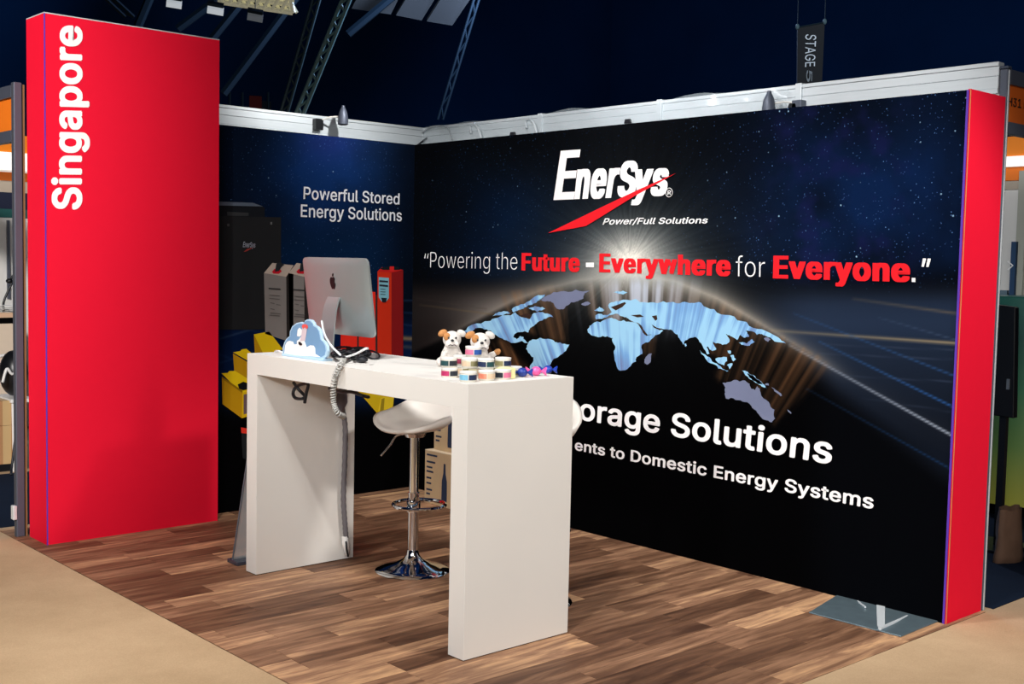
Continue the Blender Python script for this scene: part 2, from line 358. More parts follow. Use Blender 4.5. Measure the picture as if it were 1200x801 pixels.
def art_right(u, v):
    c = np.zeros(u.shape+(3,)); c[:] = (5, 6, 9)
    nb = fbm2(u/60, v/60, 3); nb2 = fbm2(u/22, v/22, 9)
    # star field
    sky = 1-ss(300, 350, v)
    rightness = ss(760, 1000, u)*(.45+.55*np.exp(-((v-235-(u-950)*.0)/75)**2))
    leftness = np.exp(-((u-590)/75)**2)*ss(150, 260, v)
    c = mixc(c, (11, 30, 66), sky*np.clip(rightness*(.35+1.0*nb), 0, 1))
    c = mixc(c, (5, 20, 44), sky*np.clip(leftness*(.4+.8*nb), 0, 1))
    c = mixc(c, (24, 26, 74), sky*np.clip(ss(860, 960, u)*(1-ss(1010, 1110, u))*(nb2-.42)*1.6, 0, .5))
    star = sky*np.clip(.12+ss(780, 950, u)+.35*np.exp(-((u-590)/70)**2), 0, 1)
    # haze band left and right of the globe
    arcx = [480, 510, 540, 570, 600, 640, 680, 737, 790, 840, 880, 920, 960, 1000, 1050, 1113, 1140]
    arcy = [412, 398, 383, 367, 352, 338, 328, 322, 329, 349, 372, 396, 420, 443, 472, 508, 524]
    ya = np.interp(u, arcx, arcy); s = v-ya
    hz = ss(322, 352, v)*(s < 25)
    c = mixc(c, (34, 30, 29), hz*np.clip(1.1-ss(600, 680, u), 0, 1)*.9)
    c = mixc(c, (108, 102, 98), np.exp(-((v-362-(560-u)*.05)/20)**2)*np.exp(-((u-590)/62)**2)*(s < 12)*.75)
    # solar panels, right
    sp = ss(838, 960, u)*ss(322, 360, v)
    fade = 1-ss(0, 1, (v-(400+(u-930)*.78))/40)
    c = mixc(c, (38, 52, 76), sp*np.clip(fade, 0, 1)*(.72-.38*ss(375, 520, v)+.15*np.exp(-((v-378)/22)**2)))
    # inside of the globe is black
    inside = ss(-1, 7, s)*(1-ss(925, 985, u))
    c = mixc(c, (3, 3, 4), inside)
    # brown curtains
    ang = np.arctan2(u-742, 760-v); st = fbm1((ang+2)*62, 21, 3)
    for i, pl in enumerate(BROWN):
        k = 0
        for dx, dy in ((0, 0), (2.5, 0), (-2.5, 0), (0, 2.5), (0, -2.5), (4, 3), (-4, 3), (4, -3), (-4, -3)): k = k+inpoly(u+dx, v+dy, pl)/9
        fall = np.full(u.shape, 1.0 if i > 1 else 1.35) if i not in (4,) else .85-.3*ss(400, 500, v)
        c = mixc(c, (98, 66, 42), k*np.clip(.18+(st-.28)*1.25, 0, 1)*fall)
    # arc glow
    cen = np.exp(-((u-742)/120)**2)
    gl = np.exp(-np.abs(s)/(np.where(s > 0, 7, 9)+9*cen)*1.0)
    amp = .30+.55*cen+.25*np.exp(-((u-870)/70)**2)-.16*ss(960, 1100, u)
    c = mixc(c, (188, 180, 165), np.clip(gl*amp*(1-.75*ss(960, 1010, u))*ss(488, 560, u), 0, 1))
    rays = .78+.42*(fbm1((np.arctan2(v-306, u-738)+4)*42, 33, 2)-.2)
    rr = np.hypot((u-738)/1.25, (v-306)/(np.where(v < 306, 1.0, .8)))
    c = mixc(c, (120, 140, 146), np.clip(np.exp(-(rr/62)**1.2)*rays*.62, 0, 1))
    c = mixc(c, (246, 244, 232), np.clip(1.15*np.exp(-(rr/30)**1.6)*rays, 0, 1))
    # vertical beams over Europe
    bm = ss(318, 340, v)*(1-ss(352, 405, v))*np.exp(-((u-752)/46)**2)
    c = mixc(c, (196, 208, 226), np.clip(bm*np.clip((st-.42)*3.2, 0, 1), 0, .8))
    # lines
    for p, q, wd, col, a in [((905, 387), (1120, 402), 1.8, (170, 150, 112), .75), ((1000, 350), (1120, 367), 1.6, (110, 96, 76), .6),
                             ((492, 357), (600, 371), 1.0, (118, 98, 62), .5), ((488, 349), (570, 362), .8, (70, 62, 56), .35),
                             ((925, 404), (1114, 509), 1.3, (176, 188, 206), .85), ((960, 400), (1116, 476), 1.1, (44, 92, 158), .85),
                             ((930, 367), (1118, 440), 1.0, (44, 84, 140), .7), ((945, 455), (1112, 548), 1.0, (28, 64, 112), .6), ((1030, 372), (1120, 398), .9, (70, 90, 120), .5),
                             ((960, 414), (1117, 421), .8, (72, 86, 112), .4), ((990, 440), (1116, 447), .8, (66, 80, 106), .4), ((1010, 466), (1114, 482), .8, (60, 74, 98), .35), ((960, 403), (1117, 410), .8, (84, 96, 120), .3)]:
        d, t = segd(u, v, p, q); c = mixc(c, col, np.exp(-(d/wd)**2)*a*(.35+.65*t))
    return c, star
def art_back(u, v):
    c = np.zeros(u.shape+(3,)); c[:] = (6, 8, 12)
    nb = fbm2(u/40, v/40, 5)
    sky = 1-ss(345, 385, v)
    g = np.exp(-((u-385)/75)**2)*(.45+.8*nb)
    c = mixc(c, (12, 24, 44), sky*.8*(1-.6*ss(440, 480, u)))
    c = mixc(c, (16, 44, 92), sky*np.clip(g*np.exp(-((v-210)/75)**2)*1.15, 0, 1))
    c = mixc(c, (30, 34, 96), sky*np.exp(-((u-385)/35)**2-((v-165)/25)**2)*.45)
    c = mixc(c, (9, 36, 70), sky*np.clip(ss(250, 300, v)*(.75-ss(420, 480, u)*.6), 0, 1))
    star = sky*np.clip(1-ss(440, 486, u)*.8, 0, 1)
    low = ss(352, 392, v)*(1-ss(455, 500, v))
    c = mixc(c, (11, 30, 66), low*.95)
    for p, q, col in [((257, 397), (330, 375), (60, 80, 110)), ((257, 425), (330, 405), (34, 54, 92)), ((257, 415), (300, 430), (30, 50, 90)), ((257, 380), (310, 390), (30, 50, 84)),
                      ((473, 352), (487, 352), (44, 64, 96)), ((473, 366), (487, 367), (34, 54, 90)), ((473, 380), (487, 382), (40, 56, 90))]:
        d, t = segd(u, v, p, q); c = mixc(c, col, np.exp(-(d/1.1)**2)*.55)
    for p, q, wd, col in [((472, 396), (487, 397), 2.6, (140, 116, 86)), ((472, 406), (487, 407), 2.4, (60, 66, 78))]:
        d, t = segd(u, v, p, q); c = mixc(c, col, np.exp(-(d/wd)**2)*.9)
    c = mixc(c, (4, 4, 5), ss(462, 505, v))
    return c, star
def art_panel(name, ax, a0, a1, z0, z1, step, off, fn, m, parent):
    na = int((a1-a0)/step)+1; nz = int((z1-z0)/step)+1
    A, Z = np.meshgrid(np.linspace(a0, a1, na), np.linspace(z0, z1, nz))
    X = np.stack([np.full(A.shape, off), A, Z] if ax == 0 else [A, np.full(A.shape, off), Z], -1)
    D = X-CP; zz = D@Fv; u = 600+FPX*(D@Rv)/zz; v = 400.5-FPX*(D@Uv)/zz
    c, st = fn(u, v); c = np.clip(c, 0, 255)/255; c = np.where(c <= .04045, c/12.92, ((c+.055)/1.055)**2.4)
    idx = np.arange(na*nz).reshape(nz, na)
    q = np.stack([idx[:-1, :-1], idx[:-1, 1:], idx[1:, 1:], idx[1:, :-1]], -1).reshape(-1, 4)
    if ax == 0: q = q[:, ::-1]
    me = bpy.data.meshes.new(name); me.vertices.add(na*nz); me.vertices.foreach_set('co', X.reshape(-1))
    me.loops.add(q.size); me.loops.foreach_set('vertex_index', q.reshape(-1)); me.polygons.add(len(q))
    me.polygons.foreach_set('loop_start', np.arange(0, q.size, 4)); me.update(calc_edges=True)
    ca = me.color_attributes.new('art', 'FLOAT_COLOR', 'POINT'); ca.data.foreach_set('color', np.concatenate([c.reshape(-1, 3), np.ones((na*nz, 1))], 1).ravel())
    sa = me.attributes.new('starmask', 'FLOAT', 'POINT'); sa.data.foreach_set('value', np.clip(st, 0, 1).ravel())
    me.materials.append(m); o = bpy.data.objects.new(name, me); COL.objects.link(o); o.parent = parent; return o
artm = attr_mat('printed_starfield')
art_panel('print_panel', 0, -L, 0, 0, H, .008, 0., art_right, artm, wr)['label'] = 'printed night sky, globe and solar panels on black'
art_panel('print_panel', 1, TX1+.002, 0, 0, H, .008, 0., art_back, artm, wb)['label'] = 'printed starry sky over a dark floor grid'
MB().box(.0, DW+.001, -L-.012, -L, 0, H+.004).build('end_panel', red, wr)['label'] = 'bright red end panel'
MB().box(-.004, -.0005, -L-.006, -L+.004, 0, H).build('edge_trim', purple, wr)
MB().box(-.003, .003, -L-.0135, -L-.0122, 0, H).build('edge_trim', edgeor, wr)
LR = (-.003, 0, 0); LB = (0, -.003, 0)
def tr(*a, **k): return lettering(*a, 0, 0., k.pop('m', white), wr, k.pop('bold', .0), ref=k.pop('ref', 'H'), lift=k.pop('lift', LR), label=k.pop('label', None))
tr('E', [(649, 234.3), (673, 233.4), (681, 175), (657.5, 176.7)], bold=.042)
tr('ner', [(673.3, 233.3), (722, 231.5), (727.5, 197), (677, 198.5)], bold=.052, ref='x')
tr('S', [(722.5, 231), (744.5, 230), (749.5, 188.5), (728.5, 189)], bold=.052)
tr('ys', [(740, 229.5), (781, 229), (786, 197), (745, 198.5)], bold=.052, ref='x')
tr('Power/Full Solutions', [(706.5, 263.2), (829, 261.6), (831, 254.2), (709.5, 255.6)], bold=.02)
tr('\u201c', [(497.5, 313), (502.6, 313.2), (502.6, 297), (497.5, 297)], bold=-.01)
tr('Powering the', [(504.5, 313.6), (606.5, 316), (607, 296), (504.8, 295.2)], bold=-.012)
RL = 'heavy red letters'
tr('Future', [(611.5, 316.8), (679.8, 318.3), (680, 297), (611.8, 296.2)], m=redp, bold=.05, label=RL)
polyprint('dash', [(687, 307.5), (696.3, 307.5), (696.3, 313), (687, 313)], 0, 0, white, wr, (-.002, 0, 0), (-.001, 0, 0))
tr('Everywhere', [(702.4, 318.7), (856.5, 323.4), (857, 299), (702.8, 296.8)], m=redp, bold=.05, label=RL)
tr('for', [(862.5, 323.8), (897, 324.8), (897.3, 301), (862.8, 300)], bold=-.010)
tr('Everyone', [(906.2, 325.9), (1066.8, 330.3), (1067.2, 302), (906.8, 299.3)], m=redp, bold=.05, label=RL)
polyprint('full_stop', [(1068.8, 325.4), (1072.9, 325.5), (1072.9, 330.3), (1068.8, 330.2)], 0, 0, white, wr, (-.002, 0, 0), (-.001, 0, 0))
tr('\u201d', [(1080.2, 328), (1091, 328.3), (1091.3, 302.8), (1080.5, 302.5)], bold=.01)
tr('St', [(642, 484.5), (676, 490.2), (676.5, 465.2), (642.5, 460.5)], bold=.022)
tr('orage Solutions', [(679.3, 491.3), (974.5, 544), (978, 511.5), (680.5, 466)], bold=.022)
tr('ents to Domestic Energy Systems', [(674.0, 527), (1023.8, 596.3), (1025, 579.3), (674.5, 514.6)], bold=.022)
polyprint('lettering_fill', [(876.4, 502.5), (881.4, 503.6), (881.2, 509.6), (876.2, 508.6)], 0, 0, white, wr, (-.0042, 0, 0), (-.0006, 0, 0))
polyprint('swoosh', [(643.3, 272.8), (687.5, 264.6), (700, 257), (746, 228.5), (792.7, 203), (748, 222.5), (706, 242.5)], 0, 0, redp, wr, (-.0045, 0, 0), (-.001, 0, 0), 'red pointed swoosh')
# ring and R
c0 = P(784.5, 225.5, 0, 0); mb = MB(); ring = [c0+Vector((-.003, math.cos(t)*.024, math.sin(t)*.024)) for t in np.linspace(0, 2*math.pi, 20)]
mb.tube(ring, .002, 4); mb.build('registered_ring', white, wr); tr('R', [(782.6, 228.2), (786.6, 228.0), (786.9, 222.9), (783, 223.1)], bold=.02)
# continents
def contmat():
    m = bpy.data.materials.new('printed_continent'); m.use_nodes = True; nt = m.node_tree; N = nt.nodes; Lk = nt.links
    bs = N['Principled BSDF']; bs.inputs['Roughness'].default_value = .8; bs.inputs['Specular IOR Level'].default_value = .08
    g = N.new('ShaderNodeNewGeometry'); sx = N.new('ShaderNodeSeparateXYZ'); Lk.new(g.outputs['Position'], sx.inputs[0])
    c = P(742, 700, 0, 0)
    dy = N.new('ShaderNodeMath'); dy.operation = 'SUBTRACT'; Lk.new(sx.outputs[1], dy.inputs[0]); dy.inputs[1].default_value = c.y
    dz = N.new('ShaderNodeMath'); dz.operation = 'SUBTRACT'; Lk.new(sx.outputs[2], dz.inputs[0]); dz.inputs[1].default_value = c.z
    at = N.new('ShaderNodeMath'); at.operation = 'ARCTAN2'; Lk.new(dy.outputs[0], at.inputs[0]); Lk.new(dz.outputs[0], at.inputs[1])
    nz = N.new('ShaderNodeTexNoise'); nz.noise_dimensions = '1D'; nz.inputs['Scale'].default_value = 34; nz.inputs['Detail'].default_value = 3; Lk.new(at.outputs[0], nz.inputs['W'])
    n2 = N.new('ShaderNodeTexNoise'); n2.inputs['Scale'].default_value = 3.2; Lk.new(g.outputs['Position'], n2.inputs['Vector'])
    ad = N.new('ShaderNodeMath'); ad.operation = 'MULTIPLY_ADD'; Lk.new(n2.outputs[0], ad.inputs[0]); ad.inputs[1].default_value = .9; Lk.new(nz.outputs[0], ad.inputs[2])
    cr = N.new('ShaderNodeValToRGB'); E = cr.color_ramp.elements; E[0].position = .58; E[0].color = (*lin((112, 124, 168)), 1); E[1].position = 1.15 if False else 1.; E[1].color = (*lin((156, 208, 240)), 1)
    e = E.new(.86); e.color = (*lin((118, 168, 220)), 1)
    Lk.new(ad.outputs[0], cr.inputs[0]); Lk.new(cr.outputs[0], bs.inputs['Base Color']); return m
cm = contmat(); cmg = mat('printed_continent_dim', (118, 126, 154), .8, spec=.05, noise=.16, nscale=6)
cbr = mat('printed_sea_brown', (58, 42, 36), .8, spec=.08, noise=.2)
k1 = lambda L_: [(540+x*.1498, 330+y*.1498) for x, y in L_]
k2 = lambda L_: [(680+x*.1498, 320+y*.1498) for x, y in L_]
k3 = lambda L_: [(770+x*.1498, 330+y*.1498) for x, y in L_]
k4 = lambda L_: [(820+x*.1622, 380+y*.1622) for x, y in L_]
CONT = [
 (k1([(25, 390), (60, 350), (190, 308), (270, 285), (350, 262), (430, 238), (455, 265), (500, 282), (545, 292), (570, 245), (620, 238), (700, 255), (725, 278), (690, 275), (650, 290), (600, 318), (560, 350), (540, 372), (530, 395), (510, 388), (480, 392), (420, 410), (412, 432), (440, 450), (465, 425), (492, 432), (490, 448), (505, 455), (515, 470), (535, 480), (510, 478), (480, 462), (370, 462), (330, 445), (300, 432), (245, 415), (240, 385), (205, 372), (170, 362), (100, 378), (50, 402)]), cm),
 (k1([(250, 268), (300, 235), (370, 232), (390, 245), (330, 262)]), cm),
 (k1([(400, 215), (470, 175), (560, 130), (660, 100), (650, 118), (600, 150), (560, 178), (500, 200), (450, 222), (410, 238)]), cm),
 (k1([(520, 200), (580, 190), (640, 196), (662, 208), (640, 222), (600, 235), (560, 222)]), cm),
 (k1([(610, 140), (680, 105), (780, 75), (900, 62), (1015, 70), (970, 88), (960, 130), (900, 155), (860, 162), (815, 200), (800, 215), (760, 212), (735, 190), (725, 165), (680, 150)]), cmg),
 (k1([(942, 175), (960, 165), (1005, 160), (1015, 172), (985, 184), (955, 184)]), cmg),
 (k1([(530, 478), (560, 450), (620, 437), (670, 448), (720, 455), (760, 477), (800, 485), (850, 492), (830, 525), (800, 560), (760, 590), (712, 625), (690, 660), (650, 680), (640, 720), (540, 700), (555, 640), (570, 590), (530, 555), (512, 525), (518, 500)]), cm),
 (k2([(58, 440), (75, 410), (110, 385), (200, 360), (262, 355), (300, 372), (380, 378), (440, 388), (470, 425), (520, 490), (585, 490), (550, 522), (500, 548), (480, 565), (487, 630), (440, 655), (437, 690), (400, 715), (370, 748), (300, 755), (280, 700), (263, 620), (275, 570), (250, 525), (255, 505), (215, 492), (140, 500), (100, 488), (62, 462)]), cm),
 (k2([(512, 655), (545, 628), (562, 628), (555, 665), (540, 705), (522, 715), (502, 695)]), cmg),
 (k2([(110, 290), (150, 262), (192, 288), (160, 300)]), cm),
 (k2([(262, 150), (300, 142), (370, 150), (300, 160)]), cm),
 ([(698, 369.5), (700, 368), (707, 369), (717, 366), (713, 357.5), (722, 352.5), (733, 351), (745, 350), (756, 354), (770, 355), (785, 354), (800, 353.7), (810.5, 354.7), (822, 354.7), (837, 362), (855, 369), (875, 377), (893, 385.5), (912, 395), (921, 402), (911, 400.5), (900, 394.5), (893, 391), (887, 392), (880, 387.5), (873, 386.5), (876, 391), (878, 394.5), (873, 395.5), (868, 392), (864, 398), (861, 396), (855, 392.5), (851, 391), (853.5, 395), (855, 400), (852, 403), (847, 404), (839, 402), (835, 400), (837, 404), (839.5, 409), (835.5, 411), (829.5, 405.5), (828, 407), (831.5, 414), (829.5, 415), (825.5, 409), (822, 402), (819, 398), (815, 394.5), (808, 396), (803.5, 398.5), (801, 403.6), (797.5, 398), (794, 391.5), (789, 388), (785, 386), (780, 385.5), (774, 384.5), (777.5, 387), (773.5, 391), (759, 392.2), (754, 386.5), (748, 378), (741, 376), (736.5, 373), (731, 371), (724, 367.5), (718, 368.5), (712, 371), (706, 373.5), (698.5, 374)], cm),
 (k3([(335, 532), (380, 570), (430, 622), (500, 662), (560, 695), (548, 702), (480, 678), (415, 635), (370, 580)]), cm),
 (k3([(458, 600), (500, 592), (545, 588), (548, 620), (525, 655), (490, 640)]), cm),
 (k3([(548, 650), (592, 638), (585, 660), (568, 685)]), cm),
 (k3([(552, 538), (578, 540), (572, 566), (556, 556)]), cm), (k3([(572, 578), (600, 572), (618, 608), (598, 622)]), cm),
 (k3([(662, 690), (690, 695), (725, 720), (770, 750), (810, 780), (832, 805), (800, 800), (750, 770), (700, 735), (680, 705)]), cm),
 (k4([(340, 352), (400, 372), (440, 408), (470, 440), (487, 465), (460, 452), (420, 425), (385, 405)]), cm),
 (k3([(640, 475), (700, 482), (728, 462), (742, 448), (765, 470), (735, 485), (725, 500), (690, 498)]), cm),
 (k3([(215, 488), (228, 482), (234, 500), (222, 506)]), cm),
 (k4([(165, 422), (210, 415), (258, 400), (290, 412), (330, 405), (362, 428), (372, 462), (400, 475), (415, 443), (440, 490), (500, 560), (540, 615), (545, 680), (520, 706), (470, 688), (425, 645), (390, 610), (375, 590), (330, 560), (260, 545), (190, 535), (185, 490)]), cmg),
 (k4([(465, 100), (490, 92), (515, 108), (495, 125)]), cmg), (k4([(470, 428), (500, 428), (500, 440), (480, 440)]), cmg), (k4([(520, 452), (545, 470), (595, 515), (585, 518), (540, 482)]), cmg),
 (k4([(635, 615), (665, 638), (660, 645), (640, 628)]), cmg),
]
def rough_coast(pl):
    rc = random.Random(int(pl[0][0]*10)); pts = pl; amp = .16
    for _ in range(2):
        out = []
        for i in range(len(pts)):
            (x1, y1), (x2, y2) = pts[i], pts[(i+1) % len(pts)]; d = math.hypot(x2-x1, y2-y1); k = rc.uniform(-1, 1)*amp if d > 1.6 else 0
            out += [(x1, y1), ((x1+x2)/2-(y2-y1)*k, (y1+y2)/2+(x2-x1)*k)]
        pts = out
    return pts
for pl, m_ in CONT: pl = rough_coast(pl); polyprint('printed_continent', pl, 0, 0, m_, wr, (-.0008, 0, 0), (-.0007, 0, 0))
for pl in (k2([(455, 400), (475, 410), (520, 470), (530, 482), (515, 485), (490, 455)]), k2([(560, 400), (600, 425), (650, 437), (625, 445), (580, 425)]), k1([(455, 268), (520, 245), (560, 262), (545, 288), (500, 280)]),
           k2([(562, 335), (600, 328), (605, 360), (590, 372), (575, 352)]), k2([(400, 328), (470, 322), (500, 340), (450, 345)]), k2([(240, 265), (270, 255), (350, 225), (360, 235), (330, 265), (280, 290)])):
    polyprint('printed_sea', pl, 0, 0, cbr, wr, (-.0022, 0, 0), (-.0004, 0, 0))
# back wall lettering and printed machines
def tb(*a, **k): return lettering(*a, 1, 0., k.pop('m', white), wb, k.pop('bold', .0), ref=k.pop('ref', 'H'), lift=LB)
softw = mat('soft_white_print', (236, 238, 244), .8, spec=.08, noise=.03)
tb('Powerful Stored', [(355.2, 233.1), (467.7, 239.6), (468, 226.5), (355.6, 218.6)], bold=.012, m=softw)
tb('Energy Solutions', [(352.0, 254), (470.5, 259.2), (470.6, 245.6), (352.3, 239.3)], bold=.012, m=softw)
def pb(name, pts, rgb, k=1, label=None, nz=.06):
    m = mat('print_%d_%d_%d' % rgb, rgb, .8, spec=.08, noise=nz, nscale=8)
    return polyprint(name, pts, 1, 0, m, wb, (0, -.0012*k, 0), (0, -.0008, 0), label)
pb('printed_cabinet', [(256, 236), (300, 238.5), (310, 243), (310, 256), (256, 256)], (26, 29, 34), 1, 'printed dark grey equipment cabinet')
pb('printed_cabinet_lid', [(256, 236), (296, 237.5), (308, 241.8), (256, 240.5)], (92, 104, 120), 2)
pb('printed_vent', [(266, 248), (291, 249.2), (291, 253), (266, 252.5)], (56, 58, 60), 2)
pb('printed_cabinet_front', [(256, 253), (329, 254.5), (329, 345), (310, 386), (256, 386)], (36, 37, 39), 2)
pb('printed_screw', [(316.5, 260), (318.5, 260), (318.5, 263), (316.5, 263)], (110, 112, 112), 3); pb('printed_screw', [(266, 262), (268.4, 262), (268.4, 265), (266, 265)], (80, 82, 82), 3)
lm = mat('small_logo_print', (150, 156, 170), .8)
lettering('EnerSys', [(284, 289.5), (298.5, 290), (299, 284), (284.8, 283)], 1, 0, lm, wb, .02, lift=(0, -.0055, 0))
polyprint('printed_swoosh', [(285, 295), (289, 294), (297, 289.5), (289, 291.5)], 1, 0, mat('dull_red_print', (150, 50, 44), .8), wb, (0, -.006, 0), (0, -.0004, 0))
def grey_batt(x, shift, wf, bot, full=True):
    f = lambda a, b: (a+shift, b)
    pb('printed_battery', [f(309, 319.7), f(309+wf, 324.2), f(309+wf+.5, bot+8), f(310.5, bot)], (138, 132, 128), 3, 'printed light grey battery cell')
    pb('printed_battery_side', [f(309+wf, 324.2), f(317+wf+.4, 310.7), f(317+wf+.4, bot-2), f(309+wf+.5, bot+8)], (44, 40, 38), 3)
    pb('printed_battery_top', [f(309, 319.7), f(318.7, 307.9), f(317.4+wf, 310.7), f(309+wf, 324.2)], (196, 180, 166), 4)
    pb('printed_terminal', [f(318, 318.4), f(321, 314.8), f(328, 315.5), f(329.5, 318), f(326, 320.6), f(320, 320.4)], (206, 34, 50), 5)
    pb('printed_terminal', [f(321.5, 318), f(323, 309), f(328, 307), f(332.5, 310), f(329, 313), f(326, 317.5)], (40, 44, 48), 6)
    for j, (yy, a, b) in enumerate([(337, 314, 328), (345, 315, 327), (349, 315, 327), (354, 316, 321), (356, 323, 328), (361, 316, 321), (366, 316, 328), (368.5, 315, 327)]):
        if j == 0: pb('printed_marking', [f(a, yy+shift*.05), f(b, yy+1+shift*.05), f(b, yy+2.6+shift*.05), f(a, yy+1.4+shift*.05)], (52, 50, 50), 6)
        else: pb('printed_marking', [f(a, yy+shift*.05), f(b, yy+1+shift*.05), f(b, yy+1.9+shift*.05), f(a, yy+.9+shift*.05)], (98, 94, 92), 6)
grey_batt(0, 0, 26, 391); grey_batt(0, 28.6, 18.4, 395); grey_batt(0, 51, 14, 395)
RB = (226, 44, 28)
for x0_, x1_ in ((399, 418), (419.6, 439.5)):
    pb('printed_red_battery', [(x0_, 340), (x1_, 342), (x1_, 440), (x0_, 438)], (238, 48, 34), 3, 'printed red battery')
    pb('printed_gap', [(x1_, 345), (x1_+1.9, 345), (x1_+1.9, 440), (x1_, 440)], (66, 48, 46), 4)
pb('printed_red_battery', [(442, 317.6), (458.3, 319.2), (458.3, 440), (442, 440)], (212, 50, 26), 3, 'printed tall red battery')
pb('printed_battery_side', [(458.3, 319.2), (472, 316.3), (472, 440), (458.3, 440)], (140, 26, 28), 3)
pb('printed_battery_top', [(442, 317.6), (447, 313), (472, 316), (458.3, 319.4)], (206, 36, 34), 4)
pb('printed_terminal', [(444, 314), (455, 312), (466, 312.5), (468, 316), (448, 316)], (24, 30, 34), 5); pb('printed_terminal', [(456, 318), (456, 312), (461, 312), (461, 318)], (222, 40, 40), 6)
pb('printed_label', [(443.2, 324.5), (455, 325.5), (455, 349), (452, 353), (446.5, 353), (443.2, 348)], (132, 190, 206), 5)
pb('printed_label', [(446, 348.5), (452.5, 349), (451.5, 354), (447.2, 354)], (28, 36, 44), 6)
for yy in (328, 333): pb('printed_marking', [(444, yy), (454, yy+.8), (454, yy+3), (444, yy+2.2)], (46, 48, 58), 6)
for yy in (338, 341, 344): pb('printed_marking', [(445, yy), (451, yy+.4), (451, yy+1.4), (445, yy+1)], (70, 100, 112), 6)
YB, YF, YS = (240, 206, 24), (196, 148, 18), (222, 184, 22)
pb('printed_yellow_battery', [(297, 391.5), (315, 388.2), (331, 409), (309, 416)], YB, 3, 'printed yellow battery'); pb('printed_battery_side', [(297, 391.5), (309, 416), (309, 430), (299, 430)], YF, 4)
pb('printed_yellow_battery', [(272.5, 412.5), (281, 411), (283, 409), (288, 408.3), (300, 418), (300, 428)], YB, 5, 'printed yellow battery'); pb('printed_battery_side', [(272.5, 414), (300, 430), (300, 450), (274, 436)], YF, 5)
pb('printed_yellow_battery', [(258.8, 437), (266, 436.5), (268, 434.3), (275, 434.2), (300, 450), (300, 458), (283, 461)], YB, 7, 'printed yellow battery')
pb('printed_battery_side', [(259, 442), (283, 460), (282.5, 489.6), (259.8, 473)], YF, 8); pb('printed_battery_side', [(283, 460), (300, 455), (300, 484), (282.5, 489.6)], YS, 8)
pb('printed_battery_rim', [(259, 440.5), (283, 457.3), (283, 460), (259, 443)], (150, 112, 14), 9)
pb('printed_label', [(284.5, 462), (300, 458), (300, 481), (284.5, 485)], (112, 92, 92), 9)
pb('printed_terminal', [(277.5, 450), (284, 446.8), (293, 450), (293, 454.5), (284, 456.8), (279, 455)], (18, 20, 22), 10)
pb('printed_red_handle', [(282, 500.5), (300, 503), (300, 509), (282.5, 507)], (226, 56, 40), 3); pb('printed_black_battery', [(282.5, 507), (300, 509), (300, 545), (284, 536)], (30, 32, 34), 3, 'printed black battery')
pb('printed_yellow_battery', [(414, 452), (462, 459), (460, 477), (442, 484.5)], (204, 172, 26), 3, 'printed yellow battery'); pb('printed_battery_side', [(442, 484.5), (446, 466), (461, 463), (460, 476.5)], (222, 190, 40), 4)
pb('printed_label', [(446.5, 467), (450, 466), (449, 480), (444.5, 482)], (150, 128, 30), 5)
# shell scheme behind the prints
for nm, a in (('shell_panel', (.352, .392, -3.99, .392, 0, 2.425)),): MB().box(*a).build(nm, offw, wr)
MB().box(-2.40, .350, .352, .392, 0, 2.425).build('shell_panel', offw, wb)
def rail(parent, horiz):
    mb = MB(); g = MB()
    for z0_, z1_, t in ((2.425, 2.450, -.003), (2.450, 2.506, .001), (2.5075, 2.552, .003), (2.552, 2.572, -.003)):
        if horiz == 'y': mb.box(.345+t, .40, -3.985, .40, z0_, z1_)
        else: mb.box(-2.40, .345, .345+t, .40, z0_, z1_)
    return mb.build('top_rail', alum, parent, bevel=.002, seg=1)
rail(wr, 'y'); rail(wb, 'x')
for y_ in (-.9, -2.9): MB().box(.335, .405, y_-.02, y_+.02, 2.42, 2.578).build('rail_joint', alum, wr, bevel=.003)
MB().box(.335, .405, -1.95, -1.91, 2.42, 2.578).build('rail_joint', alum, wr, bevel=.003)
# end post with the two visible grooves
post = thing('shell_post', 'slate grey aluminium corner post standing at the right end of the display wall', 'post', (.358, -4.012, 0))
MB().box(.341, .374, -4.030, -3.994, -.0035, 2.535).build('post_body', alum_d, post, bevel=.004, seg=1); MB().box(.353, .361, -4.033, -4.030, 0, 2.53).build('post_groove', alum, post)
MB().box(.338, .377, -4.034, -3.992, 2.535, 2.548).build('post_cap', mat('dark_cap', (56, 66, 84), .5), post, bevel=.003, seg=1)
# wrinkled film draped on the right rail
film = mat('clear_film', (200, 212, 218), .2, spec=.8, noise=.15, nscale=9, alpha=.25)
mb = MB(); n = 90; vs = []; fs = []
for i in range(n):
    y_ = .30-3.15*i/(n-1); t = i*.35; hgt = 2.566+.012*math.sin(t*.55)+.007*math.sin(t*1.3+1)+.003*random.random()
    for j in range(6):
        s_ = j/5; vs.append((.325-.012*math.sin(s_*3.1)*(1+math.sin(t*2.2+s_*3)), y_, 2.405+(hgt-2.405)*s_))
fs = [(i*6+j, i*6+j+1, (i+1)*6+j+1, (i+1)*6+j) for i in range(n-1) for j in range(5)]
mb.add(vs, fs); o = mb.build('plastic_film', film, None, smooth='all'); recenter(o); tag(o, 'crinkled clear plastic film draped along the top rail of the right display wall', 'film')
